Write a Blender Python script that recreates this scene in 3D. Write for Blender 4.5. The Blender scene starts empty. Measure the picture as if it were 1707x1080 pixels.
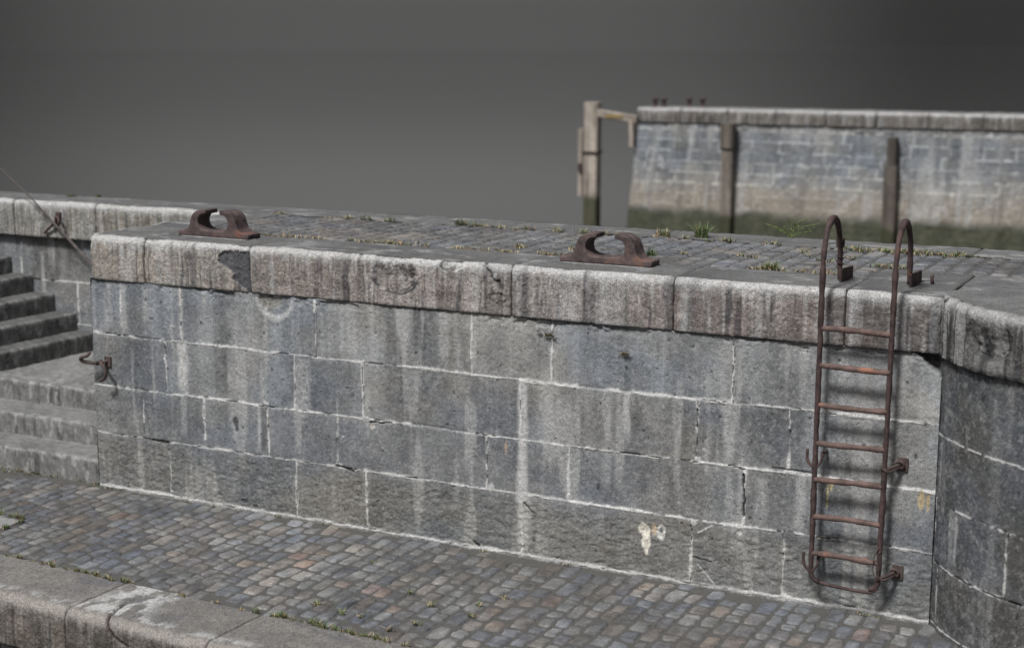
import bpy, math, random
import numpy as np

random.seed(7)
C = bpy.context.scene.collection
sc = bpy.context.scene

# ------------------------------------------------------------------ noise
_tabs = {}
def _tab(seed):
    if seed not in _tabs:
        _tabs[seed] = np.random.RandomState(seed + 11).rand(256, 256).astype(np.float32)
    return _tabs[seed]

def vn(x, y, seed=0):
    t = _tab(seed)
    xi = np.floor(x).astype(np.int64); yi = np.floor(y).astype(np.int64)
    fx = x - xi; fy = y - yi
    fx = fx * fx * fx * (fx * (fx * 6 - 15) + 10); fy = fy * fy * fy * (fy * (fy * 6 - 15) + 10)
    a = t[xi & 255, yi & 255]; b = t[(xi + 1) & 255, yi & 255]
    c = t[xi & 255, (yi + 1) & 255]; d = t[(xi + 1) & 255, (yi + 1) & 255]
    return (a * (1 - fx) + b * fx) * (1 - fy) + (c * (1 - fx) + d * fx) * fy

def fbm(x, y, o=4, seed=0, g=.5):
    r = 0; a = 1.0; n = 0
    for k in range(o):
        r = r + a * vn(x * 2 ** k + 17.3 * k, y * 2 ** k + 5.1 * k, seed + k); n += a; a *= g
    return r / n            # about 0.5 mean

def ss(a, b, x):
    t = np.clip((x - a) / (b - a), 0, 1)
    return t * t * (3 - 2 * t)

def mixc(c, d, m):
    m = np.asarray(m)[..., None]
    return c * (1 - m) + np.asarray(d, dtype=float) * m

# ------------------------------------------------------------------ materials
def new_mat(name):
    m = bpy.data.materials.new(name); m.use_nodes = True
    nt = m.node_tree; nt.nodes.clear()
    out = nt.nodes.new('ShaderNodeOutputMaterial'); b = nt.nodes.new('ShaderNodeBsdfPrincipled')
    nt.links.new(b.outputs[0], out.inputs[0])
    return m, nt, b

def N(nt, typ, **kw):
    n = nt.nodes.new(typ)
    for k, v in kw.items():
        if k.startswith('i_'):
            n.inputs[k[2:].replace('_', ' ')].default_value = v
        else:
            setattr(n, k, v)
    return n

def attr_mat(name, fine=140, fine_amt=.5, mid=35, mid_amt=.3, bump=.5, bdist=.004, rough=.88, spec=.25, pits=0.0):
    """albedo from the mesh colour attribute times fine procedural grain, with grain bump"""
    m, nt, b = new_mat(name); L = nt.links.new
    at = N(nt, 'ShaderNodeAttribute', attribute_name='Col')
    tc = N(nt, 'ShaderNodeTexCoord')
    n1 = N(nt, 'ShaderNodeTexNoise'); n1.inputs['Scale'].default_value = fine; n1.inputs['Detail'].default_value = 3
    n2 = N(nt, 'ShaderNodeTexNoise'); n2.inputs['Scale'].default_value = mid; n2.inputs['Detail'].default_value = 5
    n2.inputs['Roughness'].default_value = .65
    for n in (n1, n2): L(tc.outputs['Object'], n.inputs['Vector'])
    r1 = N(nt, 'ShaderNodeMapRange'); r1.inputs[1].default_value = .3; r1.inputs[2].default_value = .7
    r1.inputs[3].default_value = 1 - fine_amt; r1.inputs[4].default_value = 1 + fine_amt; L(n1.outputs[0], r1.inputs[0])
    r2 = N(nt, 'ShaderNodeMapRange'); r2.inputs[1].default_value = .3; r2.inputs[2].default_value = .7
    r2.inputs[3].default_value = 1 - mid_amt; r2.inputs[4].default_value = 1 + mid_amt; L(n2.outputs[0], r2.inputs[0])
    mu = N(nt, 'ShaderNodeMath', operation='MULTIPLY'); L(r1.outputs[0], mu.inputs[0]); L(r2.outputs[0], mu.inputs[1])
    last = mu
    if pits:
        v = N(nt, 'ShaderNodeTexVoronoi'); v.inputs['Scale'].default_value = 22; L(tc.outputs['Object'], v.inputs['Vector'])
        rp = N(nt, 'ShaderNodeMapRange'); rp.inputs[1].default_value = .03; rp.inputs[2].default_value = .10
        rp.inputs[3].default_value = 1 - pits; rp.inputs[4].default_value = 1; L(v.outputs['Distance'], rp.inputs[0])
        m3 = N(nt, 'ShaderNodeMath', operation='MULTIPLY'); L(mu.outputs[0], m3.inputs[0]); L(rp.outputs[0], m3.inputs[1]); last = m3
    vm = N(nt, 'ShaderNodeVectorMath', operation='SCALE'); L(at.outputs['Color'], vm.inputs[0]); L(last.outputs[0], vm.inputs['Scale'])
    L(vm.outputs[0], b.inputs['Base Color'])
    ad = N(nt, 'ShaderNodeMath', operation='MULTIPLY_ADD'); L(n1.outputs[0], ad.inputs[0]); ad.inputs[1].default_value = .5; L(n2.outputs[0], ad.inputs[2])
    bp = N(nt, 'ShaderNodeBump'); bp.inputs['Strength'].default_value = bump; bp.inputs['Distance'].default_value = bdist
    L(ad.outputs[0], bp.inputs['Height']); L(bp.outputs[0], b.inputs['Normal'])
    b.inputs['Roughness'].default_value = rough; b.inputs['Specular IOR Level'].default_value = spec
    return m

M_WALL = attr_mat('weathered_limestone', 120, .34, 34, .20, .8, .006, pits=.12)
M_COPE = attr_mat('rough_granite', 105, .42, 40, .22, 1.0, .009, pits=.2)
M_TOP = attr_mat('worn_granite_top', 90, .22, 20, .2, .6, .004)
M_COB = attr_mat('cobble_stone', 110, .25, 40, .25, .7, .004, rough=.7, spec=.35)
M_FAR = attr_mat('far_masonry', 16, .12, 4, .12, .5, .02)
M_WOOD = attr_mat('weathered_timber', 30, .2, 6, .2, .6, .01)
M_LEAF = attr_mat('grass_blades', 60, .15, 20, .1, .1, .001, rough=.6)
M_LEAF.node_tree.nodes['Principled BSDF'].inputs['Subsurface Weight'].default_value = 0

def flat_mat(name, col, rough=.9, nscale=8, amt=.3):
    m, nt, b = new_mat(name); L = nt.links.new
    tc = N(nt, 'ShaderNodeTexCoord'); n = N(nt, 'ShaderNodeTexNoise'); n.inputs['Scale'].default_value = nscale; n.inputs['Detail'].default_value = 6
    L(tc.outputs['Object'], n.inputs['Vector'])
    r = N(nt, 'ShaderNodeMix', data_type='RGBA')
    r.inputs[6].default_value = tuple(c * (1 - amt) for c in col) + (1,); r.inputs[7].default_value = tuple(c * (1 + amt) for c in col) + (1,)
    L(n.outputs[0], r.inputs[0]); L(r.outputs[2], b.inputs['Base Color']); b.inputs['Roughness'].default_value = rough
    return m
M_CORE = flat_mat('rubble_core', (.05, .047, .043))
M_SIDE = flat_mat('rough_step_stone', (.12, .12, .118), nscale=12, amt=.4)
M_DIRT = flat_mat('joint_dirt', (.080, .078, .073), nscale=40, amt=.5)

def rust_mat(name, dark, mid, orange, amount=.62):
    m, nt, b = new_mat(name); L = nt.links.new
    tc = N(nt, 'ShaderNodeTexCoord')
    n = N(nt, 'ShaderNodeTexNoise'); n.inputs['Scale'].default_value = 13; n.inputs['Detail'].default_value = 8; n.inputs['Roughness'].default_value = .7
    n2 = N(nt, 'ShaderNodeTexNoise'); n2.inputs['Scale'].default_value = 5; n2.inputs['Detail'].default_value = 5
    n3 = N(nt, 'ShaderNodeTexNoise'); n3.inputs['Scale'].default_value = 120; n3.inputs['Detail'].default_value = 4
    for q in (n, n2, n3): L(tc.outputs['Object'], q.inputs['Vector'])
    cr = N(nt, 'ShaderNodeValToRGB'); cr.color_ramp.elements[0].position = .35; cr.color_ramp.elements[0].color = dark + (1,)
    cr.color_ramp.elements[1].position = .62; cr.color_ramp.elements[1].color = mid + (1,)
    L(n.outputs[0], cr.inputs[0])
    mr = N(nt, 'ShaderNodeMapRange'); mr.inputs[1].default_value = amount; mr.inputs[2].default_value = amount + .1; L(n2.outputs[0], mr.inputs[0])
    mx = N(nt, 'ShaderNodeMix', data_type='RGBA'); L(mr.outputs[0], mx.inputs[0]); L(cr.outputs[0], mx.inputs[6]); mx.inputs[7].default_value = orange + (1,)
    L(mx.outputs[2], b.inputs['Base Color'])
    ad = N(nt, 'ShaderNodeMath', operation='MULTIPLY_ADD'); L(n3.outputs[0], ad.inputs[0]); ad.inputs[1].default_value = .6; L(n.outputs[0], ad.inputs[2])
    bp = N(nt, 'ShaderNodeBump'); bp.inputs['Strength'].default_value = .9; bp.inputs['Distance'].default_value = .006
    L(ad.outputs[0], bp.inputs['Height']); L(bp.outputs[0], b.inputs['Normal'])
    b.inputs['Roughness'].default_value = .75; b.inputs['Specular IOR Level'].default_value = .35
    return m
M_RUST = rust_mat('rusted_cast_iron', (.045, .033, .033), (.125, .092, .088), (.17, .085, .065), .62)
M_RUST2 = rust_mat('rusted_cast_iron_b', (.040, .031, .033), (.135, .098, .092), (.165, .098, .078), .60)
M_LADR = rust_mat('rusted_ladder_steel', (.030, .020, .021), (.095, .062, .058), (.17, .075, .05), .66)
M_RIRON = rust_mat('rusty_fixing_iron', (.040, .030, .028), (.115, .082, .074), (.19, .11, .085), .64)
M_RUNG = rust_mat('rusted_rung_steel', (.06, .042, .038), (.175, .115, .10), (.30, .14, .09), .60)

# ------------------------------------------------------------------ objects
def empty(name, label, cat, loc=(0, 0, 0), group=None):
    o = bpy.data.objects.new(name, None); C.objects.link(o); o.location = loc
    o.empty_display_size = .1
    o['label'] = label; o['category'] = cat
    if group: o['group'] = group
    return o

def tag(o, label, cat, group=None, kind=None):
    o['label'] = label; o['category'] = cat
    if group: o['group'] = group
    if kind: o['kind'] = kind
    return o

def link(name, V, F, mat, parent=None, col=None, smooth=True):
    """one mesh object; V (n,3) world coords, F quads (m,4) or list"""
    me = bpy.data.meshes.new(name)
    V = np.asarray(V, dtype=np.float32).reshape(-1, 3)
    off = np.zeros(3)
    if parent is not None: off = np.array(parent.matrix_basis.translation)
    V = V - off.astype(np.float32)
    if isinstance(F, np.ndarray):
        k = F.shape[1]
        me.vertices.add(len(V)); me.vertices.foreach_set('co', V.ravel())
        me.loops.add(F.size); me.loops.foreach_set('vertex_index', F.astype(np.int32).ravel())
        me.polygons.add(len(F)); me.polygons.foreach_set('loop_start', np.arange(0, F.size, k, dtype=np.int32))
        me.polygons.foreach_set('loop_total', np.full(len(F), k, dtype=np.int32))
        me.update(calc_edges=True)
    else:
        me.from_pydata([tuple(map(float, v)) for v in V], [], F)
    if smooth: me.polygons.foreach_set('use_smooth', np.ones(len(me.polygons), dtype=bool))
    if col is not None:
        a = me.color_attributes.new('Col', 'FLOAT_COLOR', 'POINT')
        c4 = np.ones((len(V), 4), dtype=np.float32); c4[:, :3] = np.clip(np.asarray(col).reshape(-1, 3), .004, .9)
        a.data.foreach_set('color', c4.ravel())
    me.materials.append(mat); me.validate()
    o = bpy.data.objects.new(name, me); C.objects.link(o)
    if parent is not None: o.parent = parent
    return o

def gridF(nu, nv, base=0, flip=False):
    i = np.arange(nu - 1)[:, None] * nv + np.arange(nv - 1)[None, :]
    a = np.stack([i, i + nv, i + nv + 1, i + 1], -1).reshape(-1, 4)
    if flip: a = a[:, ::-1]
    return a + base

def grids(name, parts, mat, parent=None):
    """parts: list of (P (nu,nv,3), col (nu,nv,3), flip)"""
    Vs, Fs, Cs, b = [], [], [], 0
    for P, c, fl in parts:
        nu, nv = P.shape[:2]
        Vs.append(P.reshape(-1, 3)); Cs.append(c.reshape(-1, 3)); Fs.append(gridF(nu, nv, b, fl)); b += nu * nv
    return link(name, np.concatenate(Vs), np.concatenate(Fs), mat, parent, np.concatenate(Cs))

def boxgrid(x0, x1, y0, y1, z0, z1):
    V = [(x0, y0, z0), (x1, y0, z0), (x1, y1, z0), (x0, y1, z0), (x0, y0, z1), (x1, y0, z1), (x1, y1, z1), (x0, y1, z1)]
    F = [(0, 3, 2, 1), (4, 5, 6, 7), (0, 1, 5, 4), (1, 2, 6, 5), (2, 3, 7, 6), (3, 0, 4, 7)]
    return V, F

def box(name, dims, mat, parent=None, bevel=0):
    V, F = boxgrid(*dims); o = link(name, V, F, mat, parent, smooth=False)
    if bevel:
        md = o.modifiers.new('b', 'BEVEL'); md.width = bevel; md.segments = 2
    return o

def tube(path, r, n=12, wob=0, caps=True):
    """returns V,F for a tube through path points; r scalar or list"""
    P = np.array(path, float); m = len(P)
    r = np.full(m, r) if np.isscalar(r) else np.array(r)
    T = np.gradient(P, axis=0); T /= np.linalg.norm(T, axis=1)[:, None]
    up = np.array([0, 0, 1.0]) if abs(T[0][2]) < .9 else np.array([1.0, 0, 0])
    V = []; u = np.cross(T[0], up); u /= np.linalg.norm(u)
    for i in range(m):
        u = u - T[i] * np.dot(u, T[i]); u /= np.linalg.norm(u); w = np.cross(T[i], u)
        for k in range(n):
            a = 2 * math.pi * k / n
            rr = r[i] * (1 + wob * (vn(np.array(i * .37), np.array(k * .9), 5) - .5))
            V.append(P[i] + rr * (math.cos(a) * u + math.sin(a) * w))
    F = []
    for i in range(m - 1):
        for k in range(n):
            F.append((i * n + k, i * n + (k + 1) % n, (i + 1) * n + (k + 1) % n, (i + 1) * n + k))
    if caps:
        V.append(P[0]); V.append(P[-1]); a, b = m * n, m * n + 1
        for k in range(n):
            F.append((a, (k + 1) % n, k)); F.append((b, (m - 1) * n + k, (m - 1) * n + (k + 1) % n))
    return V, F

def resample(pts, step):
    P = np.array(pts, float); d = np.r_[0, np.cumsum(np.linalg.norm(np.diff(P, axis=0), axis=1))]
    n = max(2, int(d[-1] / step) + 1); s = np.linspace(0, d[-1], n)
    return np.stack([np.interp(s, d, P[:, k]) for k in range(3)], 1)

def smoothpath(pts, step, it=3):
    P = resample(pts, step)
    for _ in range(it):
        Q = P.copy(); Q[1:-1] = (P[:-2] + 2 * P[1:-1] + P[2:]) / 4; P = Q
    return P

def merge(*vf):
    V, F = [], []
    for v, f in vf:
        b = len(V); V += list(v); F += [tuple(i + b for i in q) for q in f]
    return V, F

# ------------------------------------------------------------------ camera
cam = bpy.data.cameras.new('camera'); co = bpy.data.objects.new('camera', cam); C.objects.link(co)
f_px, yaw, pitch, roll = 2549.27, .46694525, .17994934, .00176216
from mathutils import Matrix, Vector
fwd = Vector((-math.sin(yaw) * math.cos(pitch), math.cos(yaw) * math.cos(pitch), -math.sin(pitch)))
rt = Vector((math.cos(yaw), math.sin(yaw), 0)); up = rt.cross(fwd)
r2 = rt * math.cos(roll) + up * math.sin(roll); u2 = -rt * math.sin(roll) + up * math.cos(roll)
mw = Matrix(((r2.x, u2.x, -fwd.x), (r2.y, u2.y, -fwd.y), (r2.z, u2.z, -fwd.z))).to_4x4()
mw.translation = Vector((8.98220534, -9.84474689, 3.77138436)); co.matrix_world = mw
cam.sensor_width = 36; cam.lens = f_px / 1707 * 36
cam.clip_end = 9000; cam.clip_start = .1
cam.dof.use_dof = True; cam.dof.focus_distance = 10.9; cam.dof.aperture_fstop = 1.2
sc.camera = co

# ------------------------------------------------------------------ world and sun
tosun = Vector((-.115, -.55, .826)).normalized()
w = bpy.data.worlds.new('World'); sc.world = w; w.use_nodes = True
nt = w.node_tree; nt.nodes.clear(); L = nt.links.new
out = N(nt, 'ShaderNodeOutputWorld'); bg = N(nt, 'ShaderNodeBackground'); L(bg.outputs[0], out.inputs[0])
sky = N(nt, 'ShaderNodeTexSky', sky_type='NISHITA', sun_disc=False)
sky.sun_elevation = math.asin(tosun.z); sky.sun_rotation = math.atan2(tosun.x, tosun.y)
sky.air_density = 1.0; sky.dust_density = 4
hs = N(nt, 'ShaderNodeHueSaturation'); hs.inputs['Saturation'].default_value = .5; hs.inputs['Value'].default_value = .66
L(sky.outputs[0], hs.inputs['Color'])
tc = N(nt, 'ShaderNodeTexCoord'); sx = N(nt, 'ShaderNodeSeparateXYZ'); L(tc.outputs['Generated'], sx.inputs[0])
# low slate cloud bank, its sides darkened to paint in a lens vignette
ax, ay = -math.sin(yaw + .06), math.cos(yaw + .06)
dt = N(nt, 'ShaderNodeVectorMath', operation='DOT_PRODUCT'); L(tc.outputs['Generated'], dt.inputs[0]); dt.inputs[1].default_value = (ax, ay, .0)
az = N(nt, 'ShaderNodeMapRange', interpolation_type='SMOOTHSTEP'); L(dt.outputs['Value'], az.inputs[0])
az.inputs[1].default_value = .945; az.inputs[2].default_value = 1.0; az.inputs[3].default_value = .46; az.inputs[4].default_value = 1.20
cn = N(nt, 'ShaderNodeTexNoise'); cn.inputs['Scale'].default_value = 2.2; cn.inputs['Detail'].default_value = 3; L(tc.outputs['Generated'], cn.inputs['Vector'])
cm = N(nt, 'ShaderNodeMapRange'); L(cn.outputs[0], cm.inputs[0]); cm.inputs[3].default_value = .93; cm.inputs[4].default_value = 1.07
mm = N(nt, 'ShaderNodeMath', operation='MULTIPLY'); L(az.outputs[0], mm.inputs[0]); L(cm.outputs[0], mm.inputs[1])
el = N(nt, 'ShaderNodeMapRange', interpolation_type='SMOOTHSTEP'); L(sx.outputs['Z'], el.inputs[0])
el.inputs[1].default_value = 0.02; el.inputs[2].default_value = .12; el.inputs[3].default_value = .86; el.inputs[4].default_value = 2.25
me_ = N(nt, 'ShaderNodeMath', operation='MULTIPLY'); L(mm.outputs[0], me_.inputs[0]); L(el.outputs[0], me_.inputs[1])
cl = N(nt, 'ShaderNodeVectorMath', operation='SCALE'); cl.inputs[0].default_value = (.925, .92, .91); L(me_.outputs[0], cl.inputs['Scale'])
BANK = cl
bk = N(nt, 'ShaderNodeMapRange', interpolation_type='SMOOTHSTEP'); L(sx.outputs['Z'], bk.inputs[0])
bk.inputs[1].default_value = .16; bk.inputs[2].default_value = .55
mx = N(nt, 'ShaderNodeMix', data_type='RGBA'); L(bk.outputs[0], mx.inputs[0]); L(cl.outputs[0], mx.inputs[6]); L(hs.outputs[0], mx.inputs[7])
L(mx.outputs[2], bg.inputs['Color']); bg.inputs['Strength'].default_value = .10

sl = bpy.data.lights.new('sun', 'SUN'); so = bpy.data.objects.new('sun', sl); C.objects.link(so)
sl.energy = 3.6; sl.angle = math.radians(10); sl.color = (1, .99, .975)
so.rotation_euler = tosun.to_track_quat('Z', 'Y').to_euler(); so.location = (0, -5, 12)
sc.view_settings.view_transform = 'Standard'; sc.view_settings.look = 'None'
sc.view_settings.exposure = 0.0; sc.view_settings.gamma = 1

# ------------------------------------------------------------------ stone surface functions
WALLC = np.array([.168, .177, .187]); WALLW = np.array([.205, .203, .198]); LIME = np.array([.52, .52, .515])

def ashlar(A, Z, courses, seed=0, tone=1.0, streaks=(), features=None, mw=1.0, soft=1.0):
    """A along the wall, Z up. courses: list of (z0, z1, [joint positions], tone). returns colour, displacement"""
    wa = A + (fbm(A * 3, Z * 9, 3, seed + 1) - .5) * .018 + (fbm(A * 30, Z * 30, 2, seed + 3) - .5) * .006
    wz = Z + (fbm(A * 1.6, Z * 1, 3, seed + 2) - .5) * .020 + (fbm(A * 24, Z * 24, 3, seed + 4) - .5) * .009
    dist = np.full(A.shape, 9.0); hd = np.full(A.shape, 9.0)
    val = np.ones(A.shape); warm = np.full(A.shape, .4); off = np.zeros(A.shape)
    rs = np.random.RandomState(seed + 5)
    for (z0, z1, js, t) in courses:
        m = (wz >= z0) & (wz < z1)
        e = [-99] + list(js) + [99]
        for i in range(len(e) - 1):
            mm = m & (wa >= e[i]) & (wa < e[i + 1])
            val[mm] = t * (1 + (rs.rand() - .5) * .20); warm[mm] = np.clip(rs.rand() * .75 + (.25 if z0 < .3 else 0), 0, 1)
            off[mm] = (rs.rand() - .5) * .007
            d = np.minimum(np.abs(wa - e[i]), np.abs(wa - e[i + 1])) * 1.1
            dist[mm] = np.minimum(dist[mm], d[mm])
        dz = np.minimum(np.abs(wz - z0), np.abs(wz - z1))
        dist[m] = np.minimum(dist[m], dz[m]); hd[m] = dz[m]
    base = WALLC * (1 - warm[..., None]) + WALLW * warm[..., None]
    n_big = fbm(A * 2.2, Z * 2.6, 4, seed + 20)
    n_mid = fbm(A * 11, Z * 11, 4, seed + 24, .6)
    n_fin = fbm(A * 60, Z * 60, 3, seed + 28, .7)
    n_str = fbm(A * 7, Z * .8, 4, seed + 32, .6)
    n_st2 = fbm(A * 26, Z * 1.3, 3, seed + 36)
    n_str = fbm(A * 5.5 + .6 * n_mid, Z * .9, 3, seed + 32, .5); up = ss(.6, 1.5, Z) * .8 + .35
    k = val * (1 + (n_big - .5) * .40) * (1 + (n_mid - .5) * .36) * (1 + (n_fin - .5) * .42) * (1 + (n_str - .5) * 1.1 * up * soft) * (1 + (n_st2 - .5) * .30 * up * soft)
    c = base * (k * tone)[..., None]
    # cold blue wash and dull brown wash
    c = mixc(c, c * np.array([.94, .985, 1.05]), ss(.5, .7, fbm(A * 1.5, Z * 2, 3, seed + 40)))
    c = mixc(c, c * np.array([1.04, 1.0, .94]), ss(.52, .72, fbm(A * 1.9 + 7, Z * 1.4, 3, seed + 44)))
    c = mixc(c, np.array([.112, .120, .136]) * (.55 + .5 * n_mid + .4 * n_fin)[..., None], ss(.50, .66, fbm(A * 1.8, Z * 2.2, 3, seed + 80)) * .55 * (1 - ss(1.2, 1.5, Z)) * ss(.35, .55, Z))
    # grey lime mottling, like peeled skin
    c = mixc(c, LIME * .66, ss(.50, .70, fbm(A * 20, Z * 17, 5, seed + 60, .7)) * .34 * ss(.30, .62, fbm(A * 2.5, Z * 2.5, 2, seed + 66)))
    c = mixc(c, LIME * .80, ss(.60, .72, fbm(A * 48, Z * 48, 3, seed + 68, .7)) * .22)
    # lime runs
    ln = fbm(A * 9, Z * 1.0, 3, seed + 48)
    c = mixc(c, LIME * .78, ss(.60, .78, ln) * .55 * soft * (.5 + n_fin))
    for (sa, z0, z1, wd, am) in streaks:
        sh = sa + (vn(Z * 4, Z * 0 + sa, seed + 50) - .5) * .012
        wdz = wd * (.75 + .5 * vn(Z * 7, Z * 0 + sa * 3, seed + 51))
        g = np.exp(-((A - sh) / wdz) ** 4) * ss(z0 - .05, z0 + .1, Z) * (1 - ss(z1 - .01, z1 + .01, Z))
        g = g * np.clip(.3 + 1.4 * fbm(A * 45, Z * 20, 3, seed + 52), 0, 1)
        c = mixc(c, LIME * .95 if am > 0 else np.array([.04, .043, .05]), g * abs(am))
    # mortar
    wn = fbm(A * 6 + 3, Z * 6, 4, seed + 54, .65)
    keep = ss(.26, .42, fbm(A * 4.3, Z * 4.3, 3, seed + 58, .6))
    wdt = (.004 + .012 * ss(.3, .75, wn)) * mw
    mort = (1 - ss(wdt * .6, wdt, dist)) * (.25 + .75 * keep)
    halo = np.exp(-dist / .022) * .75 * ss(.35, .65, wn) * keep
    c = mixc(c, LIME * .74, halo * soft)
    c = mixc(c, LIME * np.array([1.06, 1.06, 1.05]) * (0.85 + .4 * n_fin)[..., None], mort)
    crack = (1 - ss(.0015, .0042, dist)) * ss(.60, .66, fbm(A * 5 + 9, Z * 5, 3, seed + 62))
    c = mixc(c, np.array([.03, .03, .032]), crack)
    # random pits
    pit = ss(.86, .90, fbm(A * 30, Z * 36, 2, seed + 70)) 
    c = mixc(c, c * .45, pit)
    disp = off * (1 - np.exp(-dist / .006)) - .010 * np.exp(-dist / .007) * (1 - keep * .8) + mort * keep * .005
    disp += (fbm(A * 9, Z * 9, 4, seed + 75, .6) - .5) * .010 + (n_fin - .5) * .005 - pit * .005 - crack * .012
    if features: c, disp = features(A, Z, c, disp)
    return c, disp

def blob(A, Z, a, z, ra, rz, seed=3, rag=.35, f=14):
    d = np.sqrt(((A - a) / ra) ** 2 + ((Z - z) / rz) ** 2)
    return d + (fbm(A * f, Z * f, 4, seed, .6) - .5) * 2 * rag

# ---- main face of the quay wall
Z1, Z2, Z3, ZC = .487, .908, 1.357, 1.820
COURS = [(-.3, .018, [], .9),
         (.018, Z1, [.793, 2.079, 2.744, 4.105, 5.445, 6.116], .92),
         (Z1, Z2, [.533, 1.177, 1.815, 2.480, 3.812, 4.486, 5.821, 6.321], 1.0),
         (Z2, Z3, [.788, 2.087, 2.722, 4.092, 5.467, 6.127], 1.0),
         (Z3, 2.5, [.334, .968, 2.292, 3.682, 4.344, 5.718], 1.22)]
STR = [(.36, 1.36, 1.80, .045, .5), (.60, 1.5, 1.80, .03, .3), (.96, .93, 1.37, .060, 1.0), (.96, .55, .93, .04, .35), (.97, 1.36, 1.8, .025, .5),
       (4.11, .05, 1.35, .045, 1.0), (4.11, .5, .92, .03, .6), (4.16, .1, .5, .03, .3), (4.785, .95, 1.36, .03, .45), (4.94, 1.0, 1.34, .028, .7),
       (4.79, .6, .93, .03, .3), (5.70, .95, 1.40, .045, .5), (6.22, .5, .92, .04, .5), (2.62, 1.4, 1.8, .05, .35), (3.10, 1.4, 1.8, .07, .35),
       (2.55, 1.36, .95, .03, .3), (3.45, 1.4, 1.8, .05, .4), (3.70, 1.36, 1.8, .03, .4), (3.16, .95, 1.33, .04, .3), (1.78, .50, .91, .045, -.7),
       (1.72, .52, .9, .015, .6), (3.79, .72, .9, .02, -.6), (2.20, .95, 1.33, .04, .35), (1.45, 1.0, 1.33, .03, .3), (5.30, .5, .9, .04, -.15),
       (6.75, .55, .86, .03, .2), (2.98, 1.4, 1.8, .04, -.2), (3.9, 1.36, 1.75, .12, -.28), (4.25, 1.36, 1.7, .1, -.25), (5.95, .5, .85, .05, .35)]

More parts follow.
